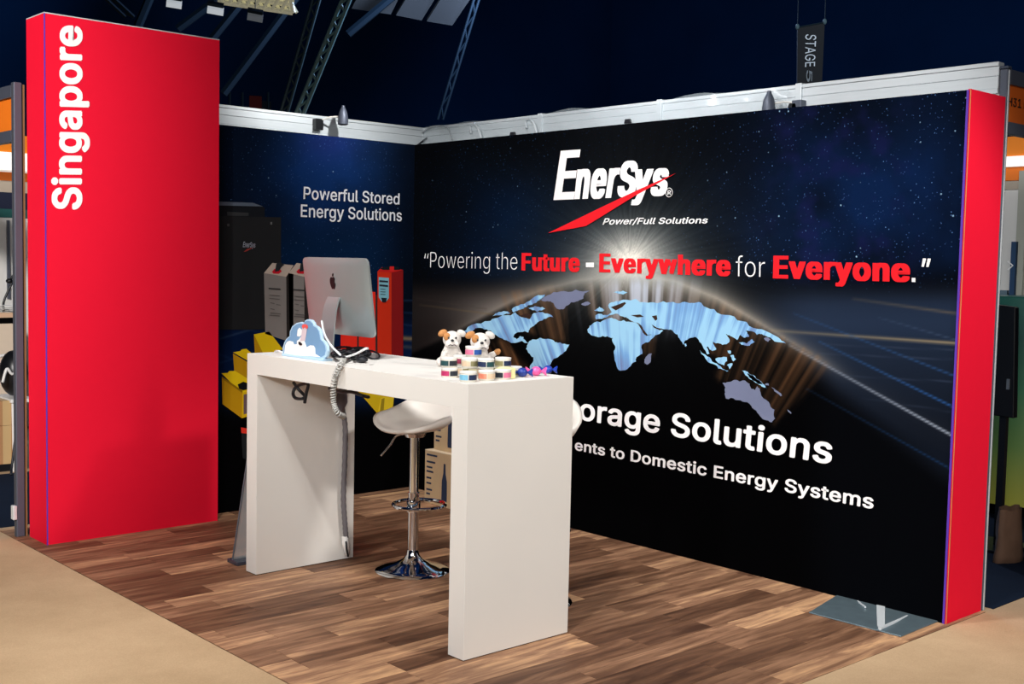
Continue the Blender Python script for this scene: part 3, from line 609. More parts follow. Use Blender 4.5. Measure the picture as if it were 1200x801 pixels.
# cable loops at the corner and hooks along the rails
dk = mat('dark_cable', (24, 26, 32), .5)
def cable(name, pts, r_, m_, label=None, cat='cable', group=None, n=6, k=6):
    o = MB().tube(smoothpath(pts, k), r_, n).build(name, m_, smooth='all'); recenter(o)
    if label: tag(o, label, cat, group)
    return o
cable('cable', [P(490, 170, 1, .30), P(505, 158, 1, .32), P(514, 152, 1, .34), P(519, 156, 1, .33), P(511, 170, 1, .30)], .008, dk, 'dark cable looped over the rail at the inner corner of the display walls')
cable('cable', [P(494, 156, 0, .33), P(505, 149, 0, .33), P(520, 148, 0, .33), P(526, 152, 0, .33), P(530, 164, 0, .33)], .006, mat('pale_cable', (170, 175, 178), .5), 'thin pale cable lying on the rail at the inner corner')
for i, (a, lab) in enumerate([((560, 158), 'white wire hook over the rail, nearest the inner corner'), ((625, 152), 'white wire hook over the rail above the logo')]):
    u_, v_ = a; cable('rail_hook', [P(u_+4, v_+4, 0, .30), P(u_+1, v_-6, 0, .31), P(u_-4, v_-13, 0, .33), P(u_-9, v_-10, 0, .34), P(u_-8, v_-2, 0, .33)], .009, alum, lab, 'hook', None)
for i, (u_, v_, lab) in enumerate([(600, 157, 'small dark clip on the rail left of the logo'), (735, 142, 'small dark clip on the rail above the logo'), (928, 124, 'small dark clip on the rail below the hanging banner')]):
    p = P(u_, v_, 0, .30); o = MB().prism([p+Vector((0, -.03, -.012)), p+Vector((0, .03, -.012)), p+Vector((0, .02, .014)), p+Vector((0, -.02, .014))], (.014, 0, 0)).build('rail_clip', dk, bevel=.002, seg=1)
    recenter(o); tag(o, lab, 'clip')
# arm spotlights on the rails
def armlight(p0, p1, lab, dark=False):
    p0 = Vector(p0); p1 = Vector(p1)
    t = thing('arm_spotlight', lab, 'lamp', tuple(p0))
    MB().box(p0.x-.03, p0.x+.03, p0.y-.03, p0.y+.03, p0.z-.06, p0.z+.015).build('clamp', black_pl if not dark else alum_d, t, bevel=.004)
    MB().tube([p0, (p0+p1)/2+Vector((0, 0, .01)), p1], .006, 6).build('arm', white_pl, t, smooth=True)
    hd = MB(); hd.lathe([(.010, .07), (.014, .055), (.02, .045), (.03, .02), (.036, -.02), (.036, -.055), (.028, -.06)], tuple(p1), 16)
    hd.build('lamp_head', alum_d, t, smooth=True); return t
armlight(P(372, 142, 1, .335), P(402, 136, 1, .20), 'small arm spotlight on the back wall rail, left of the inner corner')
armlight(P(937, 121, 0, .33), P(901, 122, 0, .24), 'small arm spotlight on the right wall rail, left of the banner', True)
light('SPOT', 'rail_lamp_back', (-.55, -.45, 2.95), (-.55, .36, 2.49), 45, (1, 1, .98), .03, spot_size=math.radians(110), spot_blend=1)
light('SPOT', 'rail_lamp_right', (-.45, -2.0, 2.95), (.36, -2.0, 2.49), 25, (.95, .98, 1), .03, spot_size=math.radians(120), spot_blend=1)
# base plate of the wall
bp = thing('base_plate', 'galvanised steel foot plate on the laminate at the front end of the right wall', 'plate', (-.18, -3.75, 0))
MB().prism([(-.355, -3.54, .0), (.002, -3.46, .0), (.002, -3.99, .0), (-.34, -4.0, .0)], (0, 0, .006)).build('plate', steel, bp, bevel=.002, seg=1)
MB().prism([P(1027, 709, 2, .007), P(1037, 711, 2, .007), P(1037, 733, 2, .007), P(1031, 739, 2, .007), P(1028, 733, 2, .007)], (0, 0, .004)).build('bracket', alum, bp)
q0 = P(1031, 738, 2, .006); q1 = P(1066, 721, 0, -.004); MB().tube([q0+Vector((0, 0, .006)), q1], .008, 6).build('bracket_arm', alum, bp, smooth=True)
MB().tube([P(1005, 704, 0, -.003), P(1014, 711, 2, .012)], .005, 6).build('bracket_arm', alum, bp, smooth=True)
# ================================================================== COUNTER
BX, BY, BW, BL_, BH, LG, TP = -2.034, -3.048, .587, 1.733, 1.116, .098, .1005
ct = thing('counter', 'white arch-shaped bar counter with a thick top and two panel legs', 'counter', (BX+BW/2, BY+BL_/2, 0))
MB().box(BX, BX+BW, BY, BY+BL_, BH-TP, BH).build('tabletop', white_t, ct, bevel=.0005, seg=1)
MB().box(BX, BX+BW, BY, BY+LG, 0.004, BH-TP).build('leg', white_t, ct, bevel=.0005, seg=1)
MB().box(BX, BX+BW, BY+BL_-LG, BY+BL_, 0.004, BH-TP).build('leg', white_t, ct, bevel=.0005, seg=1)
for y_ in (BY+.004, BY+BL_-LG+.004): MB().box(BX+.004, BX+BW-.004, y_, y_+LG-.008, 0, .004).build('base_strip', black, ct)
# ---------------------------------------------------------------- computer
cx, cy = -1.715, -1.665; W_ = .575
mon = thing('desktop_computer', 'silver all-in-one computer on the counter, seen from behind', 'computer', (cx, cy, BH))
zb, zt = 1.222, 1.604; xb, xt = cx+.016, cx-.036
sl = (Vector((xt, 0, zt))-Vector((xb, 0, zb))).normalized(); nb = Vector((-sl.z, 0, sl.x))   # toward the back (-x)
if nb.x > 0: nb = -nb
vs = []; fs = []; M_, Nn = 20, 28; hgt_ = math.hypot(zt-zb, xt-xb)
def bulge(a, b): return .006+.020*(max(0, 1-(2*a-1)**2)**.5*max(0, 1-(2*b-1)**2)**.5)
def rounded(a, b):
    RD = .030; x_, y_ = a*W_, b*hgt_; cx_ = min(max(x_, RD), W_-RD); cy_ = min(max(y_, RD), hgt_-RD); dx, dy = x_-cx_, y_-cy_
    if dx and dy:
        m = max(abs(dx), abs(dy)); l_ = math.hypot(dx, dy); k = m/l_; dx *= k; dy *= k
    return (cx_+dx)/W_, (cy_+dy)/hgt_
for j in range(M_+1):
    for i in range(Nn+1):
        a, b = rounded(i/Nn, j/M_); base = Vector((xb, cy-W_/2+W_*a, zb))+sl*hgt_*b; vs.append(base+nb*bulge(a, b))
k_ = len(vs)
for j in range(M_+1):
    for i in range(Nn+1):
        a, b = rounded(i/Nn, j/M_); vs.append(Vector((xb, cy-W_/2+W_*a, zb))+sl*hgt_*b-nb*.004)
q = lambda i, j, o=0: o+j*(Nn+1)+i
for j in range(M_):
    for i in range(Nn): fs += [(q(i, j), q(i+1, j), q(i+1, j+1), q(i, j+1)), (q(i, j, k_), q(i, j+1, k_), q(i+1, j+1, k_), q(i+1, j, k_))]
for i in range(Nn): fs += [(q(i, 0), q(i, 0, k_), q(i+1, 0, k_), q(i+1, 0)), (q(i, M_), q(i+1, M_), q(i+1, M_, k_), q(i, M_, k_))]
for j in range(M_): fs += [(q(0, j), q(0, j+1), q(0, j+1, k_), q(0, j, k_)), (q(Nn, j), q(Nn, j, k_), q(Nn, j+1, k_), q(Nn, j+1))]
MB().add(vs, fs).build('back_shell', imac, mon, smooth=True)
MB().prism([Vector((xb, cy-W_/2+.012, zb+.06))-nb*.0045, Vector((xb, cy+W_/2-.012, zb+.06))-nb*.0045, Vector((xt, cy+W_/2-.012, zt-.012))-nb*.0045, Vector((xt, cy-W_/2+.012, zt-.012))-nb*.0045], -nb*.002).build('screen', black_pl, mon)
# stand: neck leaving the middle of the back, then the foot
sw = .052
cpth = [Vector((xb, cy, zb))+sl*.19+nb*.024, Vector((xb, cy, zb))+sl*.13+nb*.055, Vector((cx-.072, cy, 1.21)), Vector((cx-.076, cy, 1.14)), Vector((cx-.06, cy, BH+.012))]
mb = MB(); vs = []; cpth = smoothpath(cpth, 4)
for i, p in enumerate(cpth):
    tg = (cpth[min(i+1, len(cpth)-1)]-cpth[max(i-1, 0)]).normalized(); nn = Vector((tg.z, 0, -tg.x)); w2 = sw+.018*i/len(cpth)
    vs += [p+Vector((0, -w2, 0)), p+Vector((0, w2, 0)), p+Vector((0, w2, 0))+nn*.007, p+Vector((0, -w2, 0))+nn*.007]
fs = [(i*4+a, i*4+(a+1) % 4, (i+1)*4+(a+1) % 4, (i+1)*4+a) for i in range(len(cpth)-1) for a in range(4)]+[(3, 2, 1, 0), tuple((len(cpth)-1)*4+a for a in range(4))]
mb.add(vs, fs).build('neck', imac, mon, smooth=True)
MB().box(cx-.07, cx+.12, cy-.08, cy+.08, BH, BH+.007).build('foot', mat('foot_silver', (205, 208, 206), .4, metal=.4), mon, bevel=.003)
# fruit emblem on the back
ang_ = lambda L_: [Vector((xb, cy, zb))+sl*(.262+b)+nb*(bulge(.5, .69)+.0005)+Vector((0, -a, 0)) for a, b in L_]
fruit = [(0, .026), (.010, .030), (.019, .027), (.024, .020), (.019, .013), (.018, .004), (.026, -.004), (.022, -.016), (.013, -.028), (.005, -.028), (0, -.025), (-.006, -.028), (-.014, -.027), (-.023, -.012), (-.027, .004), (-.025, .018), (-.017, .027), (-.008, .029)]
MB().prism(ang_([(a*.9, b*1.05) for a, b in fruit]), nb*.0015).build('emblem', black_pl, mon); MB().prism(ang_([(0, .034), (.008, .036), (.012, .044), (.012, .050), (.004, .047), (0, .040)]), nb*.0015).build('emblem_leaf', black_pl, mon)
# ---------------------------------------------------------------- cloud night light
cl = thing('cloud_lamp', 'pale blue cloud-shaped board with white clouds, left end of the counter', 'lamp', (-1.95, -1.70, BH))
CX = -1.955
cs = lambda L_, s=.1498: [(320+x*80/986, 365+y*65/801) for x, y in L_]
outl = cs([(130, 640), (135, 520), (160, 440), (190, 390), (235, 355), (240, 280), (275, 210), (330, 165), (390, 150), (445, 160), (460, 125), (500, 108), (545, 118), (580, 155), (590, 190), (640, 220), (675, 270), (690, 330), (700, 400), (745, 440), (775, 500), (785, 570), (770, 640), (720, 690), (160, 645)])
blu = mat('cloud_blue', (116, 156, 194), .5, noise=.04); ice = mat('cloud_edge', (176, 206, 228), .35, noise=.03)
MB().prism([P(*p, 0, CX) for p in outl], (.016, 0, 0)).build('board', ice, cl, bevel=.003)
ctr = (452, 420); inner = [(ctr[0]+(x-ctr[0])*.93, ctr[1]+(y-ctr[1])*.93) for x, y in [(130, 640), (135, 520), (160, 440), (190, 390), (235, 355), (240, 280), (275, 210), (330, 165), (390, 150), (445, 160), (460, 125), (500, 108), (545, 118), (580, 155), (590, 190), (640, 220), (675, 270), (690, 330), (700, 400), (745, 440), (775, 500), (785, 570), (770, 640), (720, 670), (160, 620)]]
def cprint(nm, L_, m_, k): MB().prism([P(*p, 0, CX)+Vector((-.0012*k, 0, 0)) for p in cs(L_)], (-.001, 0, 0)).build(nm, m_, cl)
cprint('blue_face', inner, blu, 0)
cwhite = mat('cloud_white', (244, 243, 242), .5, noise=.02)
cprint('white_cloud', [(165, 615), (180, 480), (205, 435), (240, 420), (290, 432), (310, 470), (350, 470), (350, 420), (380, 400), (400, 370), (450, 400), (475, 470), (490, 515), (540, 485), (590, 490), (612, 530), (615, 610), (690, 655)], cwhite, 1)
cprint('white_wing', [(360, 260), (385, 230), (420, 260), (415, 330), (390, 360), (350, 350)], cwhite, 1)
cprint('pale_figure', [(430, 230), (500, 230), (490, 300), (470, 420), (400, 420), (420, 320)], mat('pale_pink', (214, 196, 204), .5), 2)
cprint('red_spot', [(425, 215), (440, 185), (475, 178), (510, 195), (515, 230), (490, 250), (470, 215), (445, 250)], mat('coral', (232, 92, 88), .5), 3)
cprint('dark_spot', [(375, 440), (395, 430), (430, 465), (425, 485), (395, 485), (380, 470)], black_pl, 3)
MB().box(CX-.012, CX+.045, -1.90, -1.53, BH, BH+.012).build('base', ice, cl, bevel=.003)
# ---------------------------------------------------------------- cables
T = lambda u_, v_, h=.006: P(u_, v_, 2, BH+h)
wcab = mat('white_cable', (232, 234, 234), .4, noise=.02)
XC = -1.925
def clampz(L_, z0): return [Vector((p.x, p.y, max(p.z, z0))) for p in L_]
cable('white_cable', clampz([P(377, 376, 0, XC+.06), P(379.5, 389, 0, XC+.03), P(386, 402, 0, XC), P(396, 413, 0, XC), P(403, 418, 0, XC), P(411, 416.5, 0, XC), P(420, 413, 0, XC), P(428, 408.5, 0, XC), P(431, 408, 0, XC+.05)], BH+.007), .0055, wcab, 'white power cable looping in front of the computer stand over the black tangle')
cable('white_cable', [P(337, 414.5, 2, BH+.006), P(327, 411, 2, BH+.02), P(322, 411.5, 2, BH+.006)][::-1]+[P(333, 407, 0, -1.90)], .004, wcab, 'short white cable behind the cloud board at the counter end')
tang = thing('cable_tangle', 'tangle of black cables and plugs on the counter beside the computer', 'cable', tuple(T(415, 416, 0)))
rg = random.Random(3)
for a in range(7):
    pts = []
    u0, v0 = rg.uniform(394, 424), rg.uniform(409, 417); ph = rg.uniform(0, 6)
    for i in range(9):
        t = ph+i*.95; pts.append(T(u0+11*math.cos(t), v0+3.0*math.sin(t), .008+.03*rg.random()))
    MB().tube(smoothpath(pts, 5), .0055, 6).build('black_cable', dk, tang, smooth='all')
MB().tube(smoothpath([T(424, 411), T(434, 410.5), T(443, 414), T(444, 419), T(436, 420), T(428, 416)], 5), .0045, 6).build('black_cable', dk, tang, smooth='all')
for (u_, v_, s_) in ((424, 421, .034), (415, 418, .03), (430, 414, .028), (391, 415, .02), (403, 412, .02)):
    p = T(u_, v_, .016); MB().ell(p, (s_*.8, s_, .016), 10, 6).build('plug', dk, tang, smooth='all')
# coiled cable over the edge and down
def coil(pts, r_, R_, turns, n=5):
    path = smoothpath(pts, 12); out = []; N_ = turns*7
    for i in range(N_+1):
        t = i/N_*(len(path)-1); k = min(int(t), len(path)-2); p = path[k].lerp(path[k+1], t-k); tg = (path[k+1]-path[k]).normalized()
        a = tg.cross(Vector((.3, 1, .1))).normalized(); b = tg.cross(a); th = 2*math.pi*i/7; out.append(p+(a*math.cos(th)+b*math.sin(th))*R_)
    return MB().tube(out, r_, n)
XE = BX-.014
o = coil([T(404, 419, .016), P(400, 426, 0, XE), P(393, 440, 0, XE), P(390.5, 458, 0, XE), P(391.5, 474, 0, XE), P(396, 484, 0, XE), P(403, 488, 0, XE+.05)], .0044, .011, 32).build('coiled_cord', mat('grey_cord', (176, 176, 172), .5, noise=.1), smooth='all'); recenter(o); tag(o, 'coiled pale grey cord hanging over the front edge of the counter', 'cord')
YL = BY+BL_-LG-.03
sleeve = thing('cable_sleeve', 'grey flexible cable sleeve running down the inside of the left counter leg', 'cable', tuple(P(405, 640, 1, YL)))
pts = smoothpath([P(398, 463, 1, YL), P(401, 478, 1, YL), P(404.5, 500, 1, YL), P(404, 540, 1, YL), P(402.5, 580, 1, YL), P(404, 610, 1, YL), P(405.5, 630, 1, YL)], 8)
MB().tube(pts, [.013+.002*(i % 2) for i in range(len(pts))], 8).build('sleeve', mat('sleeve_grey', (104, 100, 104), .6, noise=.1), sleeve, smooth='all')
MB().tube([P(402, 455, 1, YL), P(400, 470, 1, YL-.01), P(398, 482, 1, YL-.02)], [.02, .034, .016], 10).build('bundle', mat('bundle_grey', (92, 88, 96), .6, noise=.15), sleeve, smooth='all')
MB().tube([P(404, 628, 1, YL), P(405, 636, 1, YL), P(407, 650, 1, YL)], [.016, .02, .015], 8).build('plug', white_pl, sleeve, smooth='all')
MB().tube([P(405.5, 634, 1, YL-.024), P(406, 642, 1, YL-.026), P(408, 652, 1, YL-.024)], .005, 6).build('dark_lead', dk, sleeve, smooth='all')
XL = -1.97
cable('hanging_cable', [P(344, 448, 0, XL), P(350, 456, 0, XL), P(357, 464, 0, XL+.03), P(354, 467, 0, XL), P(346, 466, 0, XL), P(343.5, 460, 0, XL-.01), P(347, 453, 0, XL), P(354, 450, 0, XL), P(361, 450, 0, XL), P(359, 460, 0, XL), P(357, 472, 0, XL)], .008, dk, 'black cable looped up under the left end of the counter top')
cable('under_cable', [P(386, 455, 0, XL+.03), P(400, 459, 0, XL), P(412, 459, 0, XL), P(424, 463, 0, XL), P(432, 465, 0, XL+.05)], .008, dk, 'black cable running along the underside of the counter top')
# ---------------------------------------------------------------- jars and sweets
clearp = mat('jar_clear', (214, 210, 198), .25, spec=.5, noise=.05, nscale=60)
JC = {'maroon': (150, 48, 78), 'navy': (24, 40, 74), 'teal': (28, 70, 74), 'pale_blue': (120, 184, 214), 'salmon': (240, 140, 112), 'charcoal': (34, 40, 50), 'pink': (216, 112, 146), 'olive': (136, 130, 92), 'cream': (236, 226, 190), 'blue': (40, 84, 160), 'magenta': (176, 40, 92), 'sand': (216, 190, 160)}
JM = {k: mat('jar_label_'+k, v_, .5, noise=.25, nscale=70) for k, v_ in JC.items()}
JR, JH = .034, .042
def jar(p, c1, c2, label, r_=JR, h=JH):
    t = thing('sweet_jar', label, 'jar', tuple(p), 'small round jars piled at the near end of the counter')
    x, y, z = p
    MB().lathe([(r_*.93, 0), (r_, .003), (r_, h-.010), (r_*.93, h-.007)], (x, y, z), 18).build('jar_body', clearp, t, smooth=True)
    MB().lathe([(r_*.97, h-.008), (r_*1.02, h-.007), (r_*1.02, h-.001), (r_*.97, h)], (x, y, z), 18).build('lid', white_pl, t, smooth=True)
    for k, (c, a0, a1) in enumerate(((c1, 2.35, 4.0), (c2, 4.1, 5.6))):
        vs = []; n_ = 8
        for i in range(n_+1):
            a = a0+(a1-a0)*i/n_
            for zz in (.008, h-.013): vs.append((x+(r_+.0008)*math.cos(a), y+(r_+.0008)*math.sin(a), z+zz))
        MB().add(vs, [(2*i, 2*i+1, 2*i+3, 2*i+2) for i in range(n_)]).build('jar_label', JM[c], t, smooth='all')
    return t
jspots = [ # photo base point, level, colours, label
 (525, 443.0, 0, 'magenta', 'charcoal', 'clear jar with magenta and charcoal labels, leftmost of the bottom row'),
 (547, 448.0, 0, 'pale_blue', 'navy', 'clear jar with pale blue and navy labels at the counter corner'),
 (569, 446.5, 0, 'salmon', 'sand', 'clear jar with a salmon pink label in the bottom row'),
 (588, 445.0, 0, 'charcoal', 'pink', 'clear jar with charcoal and pink labels in the bottom row'),
 (601, 441.5, 0, 'maroon', 'olive', 'clear jar with a maroon label, rightmost of the bottom row'),
 (557, 440.5, 0, 'cream', 'sand', 'clear jar hidden in the middle of the pile, behind the pale blue one'),
 (576, 439.0, 0, 'cream', 'olive', 'clear jar in the middle of the pile, behind the salmon one'),
 (540, 440.0, 0, 'sand', 'olive', 'clear jar behind the bottom row, below the first plush dog'),
 (524, 443.0, 1, 'teal', 'charcoal', 'clear jar with teal and charcoal labels, stacked at the left'),
 (549, 443.5, 1, 'sand', 'olive', 'clear jar with sand and olive labels in the second layer'),
 (568, 444.5, 1, 'navy', 'teal', 'clear jar with a navy label stacked in the middle'),
 (588, 443.0, 1, 'olive', 'navy', 'clear jar with olive and navy labels stacked at the right'),
 (539, 440.0, 1, 'maroon', 'cream', 'clear jar with a maroon label in the second layer behind'),
 (553, 441.5, 2, 'pink', 'blue', 'clear jar with pink and blue labels on top of the pile')]
for u_, v_, lv, c1, c2, lb in jspots:
    p = P(u_, v_, 2, BH); p = Vector((min(max(p.x+.03, BX+JR+.004), BX+BW-.05), max(p.y+.028, BY+JR+.004), BH+.0002+lv*(JH+.0003))); jar(p, c1, c2, lb)
tag(recenter(MB().box(-1.78, -1.715, -2.975, -2.915, BH, BH+.045).build('sweet_box', mat('pale_yellow', (238, 232, 170), .6, noise=.1), bevel=.004)), 'small pale yellow box right of the jars on the counter', 'box')
def sweet(u_, v_, c, lb, s=1.):
    p = P(u_, v_, 2, BH); t = thing('wrapped_sweet', lb, 'sweet', (p.x, p.y, BH), 'wrapped sweets in a row right of the jars')
    m_ = mat('wrap_'+c[0], c[1], .3, noise=.2, nscale=90, spec=.6); q_ = Vector((p.x, p.y, BH+.019*s)); d = Vector(Rv); d.z = 0; d.normalize()
    MB().ell(q_, (.022*s, .022*s, .019*s), 12, 8).build('wrapped_body', m_, t, smooth='all')
    for sg in (-1, 1):
        vs = [q_+d*sg*.016*s]; side = Vector((-d.y, d.x, 0))
        for i in range(8):
            a = 2*math.pi*i/8; rr = .017*s*(1+.25*(i % 2)); vs.append(q_+d*sg*(.040+.004*(i % 2))*s+side*math.cos(a)*rr+Vector((0, 0, math.sin(a)*rr)))
        MB().add(vs, [(0, 1+i, 1+(i+1) % 8) for i in range(8)]).build('twist', m_, t)
sweet(612, 441.5, ('blue', (30, 56, 140)), 'dark blue wrapped sweet nearest the jars', 1.05)
sweet(628, 440, ('pink', (236, 92, 160)), 'bright pink wrapped sweet between the two blue ones', 1.05)
sweet(642, 437.5, ('royal', (34, 62, 160)), 'dark blue wrapped sweet nearest the counter edge', .95)
# ---------------------------------------------------------------- plush dogs
fur = mat('plush_white', (216, 210, 204), .95, spec=.1, noise=.05, nscale=40, bump=.6, bscale=220)
tan = mat('plush_tan', (190, 134, 84), .95, spec=.1, noise=.15, nscale=40, bump=.6, bscale=220)
def blob(parts, vox, name, m_, parent):
    mb = MB()
    for c, r_, rot in parts: mb.ell(c, r_, 16, 10, rot)
    o = mb.build(name, m_, None, smooth='all'); md = o.modifiers.new('r', 'REMESH'); md.mode = 'VOXEL'; md.voxel_size = vox
    sm = o.modifiers.new('s', 'SMOOTH'); sm.iterations = 4; sm.factor = .5
    dg = bpy.context.evaluated_depsgraph_get(); me = bpy.data.meshes.new_from_object(o.evaluated_get(dg)); old = o.data
    o.modifiers.clear(); o.data = me; bpy.data.meshes.remove(old); me.name = name
    me.polygons.foreach_set('use_smooth', [True]*len(me.polygons)); o.parent = parent; o.matrix_parent_inverse = Matrix.Identity(4); return o
def dog(loc, yaw, label, patches, tail=False, s=1., pitch=0):
    t = thing('plush_dog', label, 'soft toy', tuple(loc), 'plush bulldogs sitting on the counter'); t.rotation_euler = (0, 0, yaw); t.scale = (s, s, s)
    # the toy faces -y in its own frame
    RX = lambda d: Matrix.Rotation(math.radians(d), 3, 'X'); RY = lambda d: Matrix.Rotation(math.radians(d), 3, 'Y')
    hz, hy = .118, -.016-pitch
    pr_ = [((0, .012, .045), (.046, .042, .048), None), ((0, -.004, .072), (.036, .032, .03), None), ((0, hy, hz), (.040, .036, .036), None),
           ((0, hy-.026, hz-.014), (.026, .020, .017), None), ((-.017, hy-.032, hz-.020), (.014, .013, .014), None), ((.017, hy-.032, hz-.020), (.014, .013, .014), None),
           ((-.034, -.028, .035), (.014, .016, .036), RX(14)), ((.034, -.028, .035), (.014, .016, .036), RX(14)),
           ((-.034, -.044, .012), (.015, .022, .012), None), ((.034, -.044, .012), (.015, .022, .012), None), ((-.046, .004, .020), (.020, .034, .020), None), ((.046, .004, .020), (.020, .034, .020), None)]
    if tail: pr_.append(((.052, .03, .058), (.034, .012, .014), RY(-30)))
    blob(pr_, .0045, 'body', fur, t)
    for sg in (-1, 1):
        e = MB().ell((sg*.040, hy+.002, hz+.026), (.021, .010, .014), 12, 8, RY(sg*28)).build('ear', patches.get(('ear', sg), fur), None, smooth='all'); e.parent = t
        e = MB().ell((sg*.0155, hy-.034, hz+.008), (.0042, .0032, .0046), 8, 6).build('eye', black_pl, None, smooth='all'); e.parent = t
    e = MB().ell((0, hy-.047, hz-.002), (.0075, .005, .0055), 10, 6).build('nose', black_pl, None, smooth='all'); e.parent = t
    e = MB().tube(smoothpath([(-.018, hy-.044, hz-.026), (-.008, hy-.046, hz-.020), (0, hy-.046, hz-.023), (.008, hy-.046, hz-.020), (.018, hy-.044, hz-.026)], 3), .0016, 5).build('mouth', mat('mouth_dark', (70, 60, 64), .8), None, smooth='all'); e.parent = t
    if 'face' in patches:
        sg = patches['face']; e = MB().ell((sg*.022, hy-.022, hz+.012), (.0155, .014, .0175), 12, 8).build('eye_patch', tan, None, smooth='all'); e.parent = t
    if tail: e = MB().ell((.078, .03, .074), (.016, .0125, .0125), 10, 6, RY(-30)).build('tail_tip', tan, None, smooth='all'); e.parent = t
    return t
face = math.atan2(CP[1]+2.4, CP[0]+1.5)+math.pi/2
d1 = P(529, 429.5, 2, BH); d2 = P(561, 434.5, 2, BH)
dog((d1.x, d1.y, BH), face+.05, 'plush white bulldog with one tan eye patch, left of the pair', {'face': -1, ('ear', -1): tan}, s=1.08)
dog((d2.x, d2.y, BH), face+.15, 'plush white bulldog with a tan ear and tan tail tip, right of the pair', {('ear', -1): tan, 'face': -1}, tail=True, s=1.12, pitch=.004)
# ---------------------------------------------------------------- bar stools
leath = mat('white_leatherette', (232, 226, 218), .42, noise=.04, nscale=10)
def stool(cx_, cy_, zs, yaw, label):
    t = thing('bar_stool', label, 'stool', (0, 0, 0), 'white bucket bar stools behind the counter')
    kids = []
    kids.append(MB().lathe([(.192, 0), (.195, .004), (.190, .010), (.15, .022), (.09, .040), (.05, .062), (.034, .085), (.030, .11), (.0, .112)], (0, 0, 0), 40).build('base', chrome, t, smooth=True))
    kids.append(MB().lathe([(.028, .10), (.028, .40), (.030, .405), (.030, .41), (.024, .412), (.024, zs-.03), (.05, zs-.025), (.06, zs-.005)], (0, 0, 0), 24).build('pole', chrome, t, smooth=True))
    ringp = [Vector((-.055+.135*math.cos(a), .135*math.sin(a), .335)) for a in np.linspace(0, 2*math.pi, 33)]
    mb = MB().tube(ringp, .010, 8, caps=False); mb.tube([(-.03, 0, .335), (.07, 0, .335)], .010, 8); mb.lathe([(.036, .31), (.036, .36)], (0, 0, 0), 20)
    kids.append(mb.build('footrest', chrome, t, smooth=True))
    ld_ = Matrix.Rotation(-yaw, 3, 'Z')@Vector((-.80, .60, 0))
    kids.append(MB().tube(smoothpath([ld_*.03+Vector((0, 0, zs-.012)), ld_*.09+Vector((0, 0, zs-.02)), ld_*.125+Vector((0, 0, zs-.07)), ld_*.17+Vector((0, 0, zs-.125))], 5), .0055, 6).build('lever', chrome, t, smooth='all'))
    # bucket seat: open side towards +x, low back at -x
    vs = []; fs = []; NA, NR = 36, 9
    def surf(a, r_):
        ca = math.cos(a); back = max(0, -ca); front = max(0, ca); sd = abs(math.sin(a))
        rx = .192 if ca > 0 else .19; ry = .192
        x = rx*r_*ca; y_ = ry*r_*math.sin(a)
        rise = (.050*sd**3+.17*back**2)*max(0, (r_-.55)/.45)**1.6
        dip = -.012*front**2*max(0, (r_-.6)/.4)**2
        return Vector((x-.02*back*max(0, r_-.8)/.2, y_, zs+.045+rise+dip))
    rows = []
    for i in range(NR+1):
        r_ = max(.001, i/NR)
        rows.append([surf(2*math.pi*k/NA, r_) for k in range(NA)])
    out = []
    for i in range(NR+1):
        r_ = max(.001, 1.0-i/NR); off = .040*(1-.35*r_)
        out.append([surf(2*math.pi*k/NA, r_*1.0)*1.0+Vector((math.cos(2*math.pi*k/NA)*.022, math.sin(2*math.pi*k/NA)*.022, 0))*(r_ if r_ > .2 else 0)+Vector((0, 0, -off if i else -.006)) for k in range(NA)])
    allr = rows+out; vs = [p for rw in allr for p in rw]
    fs = [(i*NA+k, i*NA+(k+1) % NA, (i+1)*NA+(k+1) % NA, (i+1)*NA+k) for i in range(len(allr)-1) for k in range(NA)]
    kids.append(MB().add(vs, fs).build('seat', leath, t, smooth='all'))
    t.location = (cx_, cy_, 0); t.rotation_euler = (0, 0, yaw); return t
stool(-1.352, -1.815, .722, math.pi+.35, 'white bucket bar stool with chrome pole, behind the counter in the gap between its legs')
stool(-1.245, -2.60, .748, math.pi+.1, 'white bucket bar stool mostly hidden behind the right counter leg')
# ---------------------------------------------------------------- cartons
def carton(x0, x1, y0, y1, z0, z1, label, bottle=True):
    t = thing('carton', label, 'box', ((x0+x1)/2, (y0+y1)/2, z0), 'cartons stacked against the right wall')
    MB().box(x0, x1, y0, y1, z0, z1-.004).build('carton_body', card, t, bevel=.003)
    xm = (x0+x1)/2
    MB().box(x0, xm-.001, y0, y1, z1-.004, z1).build('top_flap', mat('card_toplit', (226, 208, 178), .8, noise=.08), t); MB().box(xm+.001, x1, y0, y1, z1-.004, z1).build('top_flap', MATS['card_toplit'], t)  # flaps paler than the body: light from above put into their colour
    pm = mat('navy_box_print', (34, 48, 74), .8, noise=.1)
    if bottle:
        yc = y0+(y1-y0)*.52; zc = z0+.03; h = (z1-z0)*.72
        prof = [(-.026, 0), (-.028, .1), (-.026, .55), (-.012, .75), (-.009, 1), (.009, 1), (.012, .75), (.026, .55), (.028, .1), (.026, 0)]
        MB().prism([(x0-.0005, yc-a, zc+b*h) for a, b in prof], (-.001, 0, 0)).build('bottle_print', pm, t)
        for i, (zz, ln) in enumerate(((.93, .11), (.80, .09), (.70, .06), (.62, .07), (.5, .05), (.4, .05), (.28, .06), (.2, .04))):
            MB().box(x0-.001, x0, y1-.02-ln, y1-.02, z0+(z1-z0)*zz-.012, z0+(z1-z0)*zz).build('print_line', pm, t)
    return t
carton(-.245, -.015, -.92, -.485, 0, .355, 'cardboard carton with a printed dark bottle, on the floor by the right wall')
carton(-.20, -.01, -.88, -.52, .356, .70, 'cardboard carton stacked on the other one by the right wall')
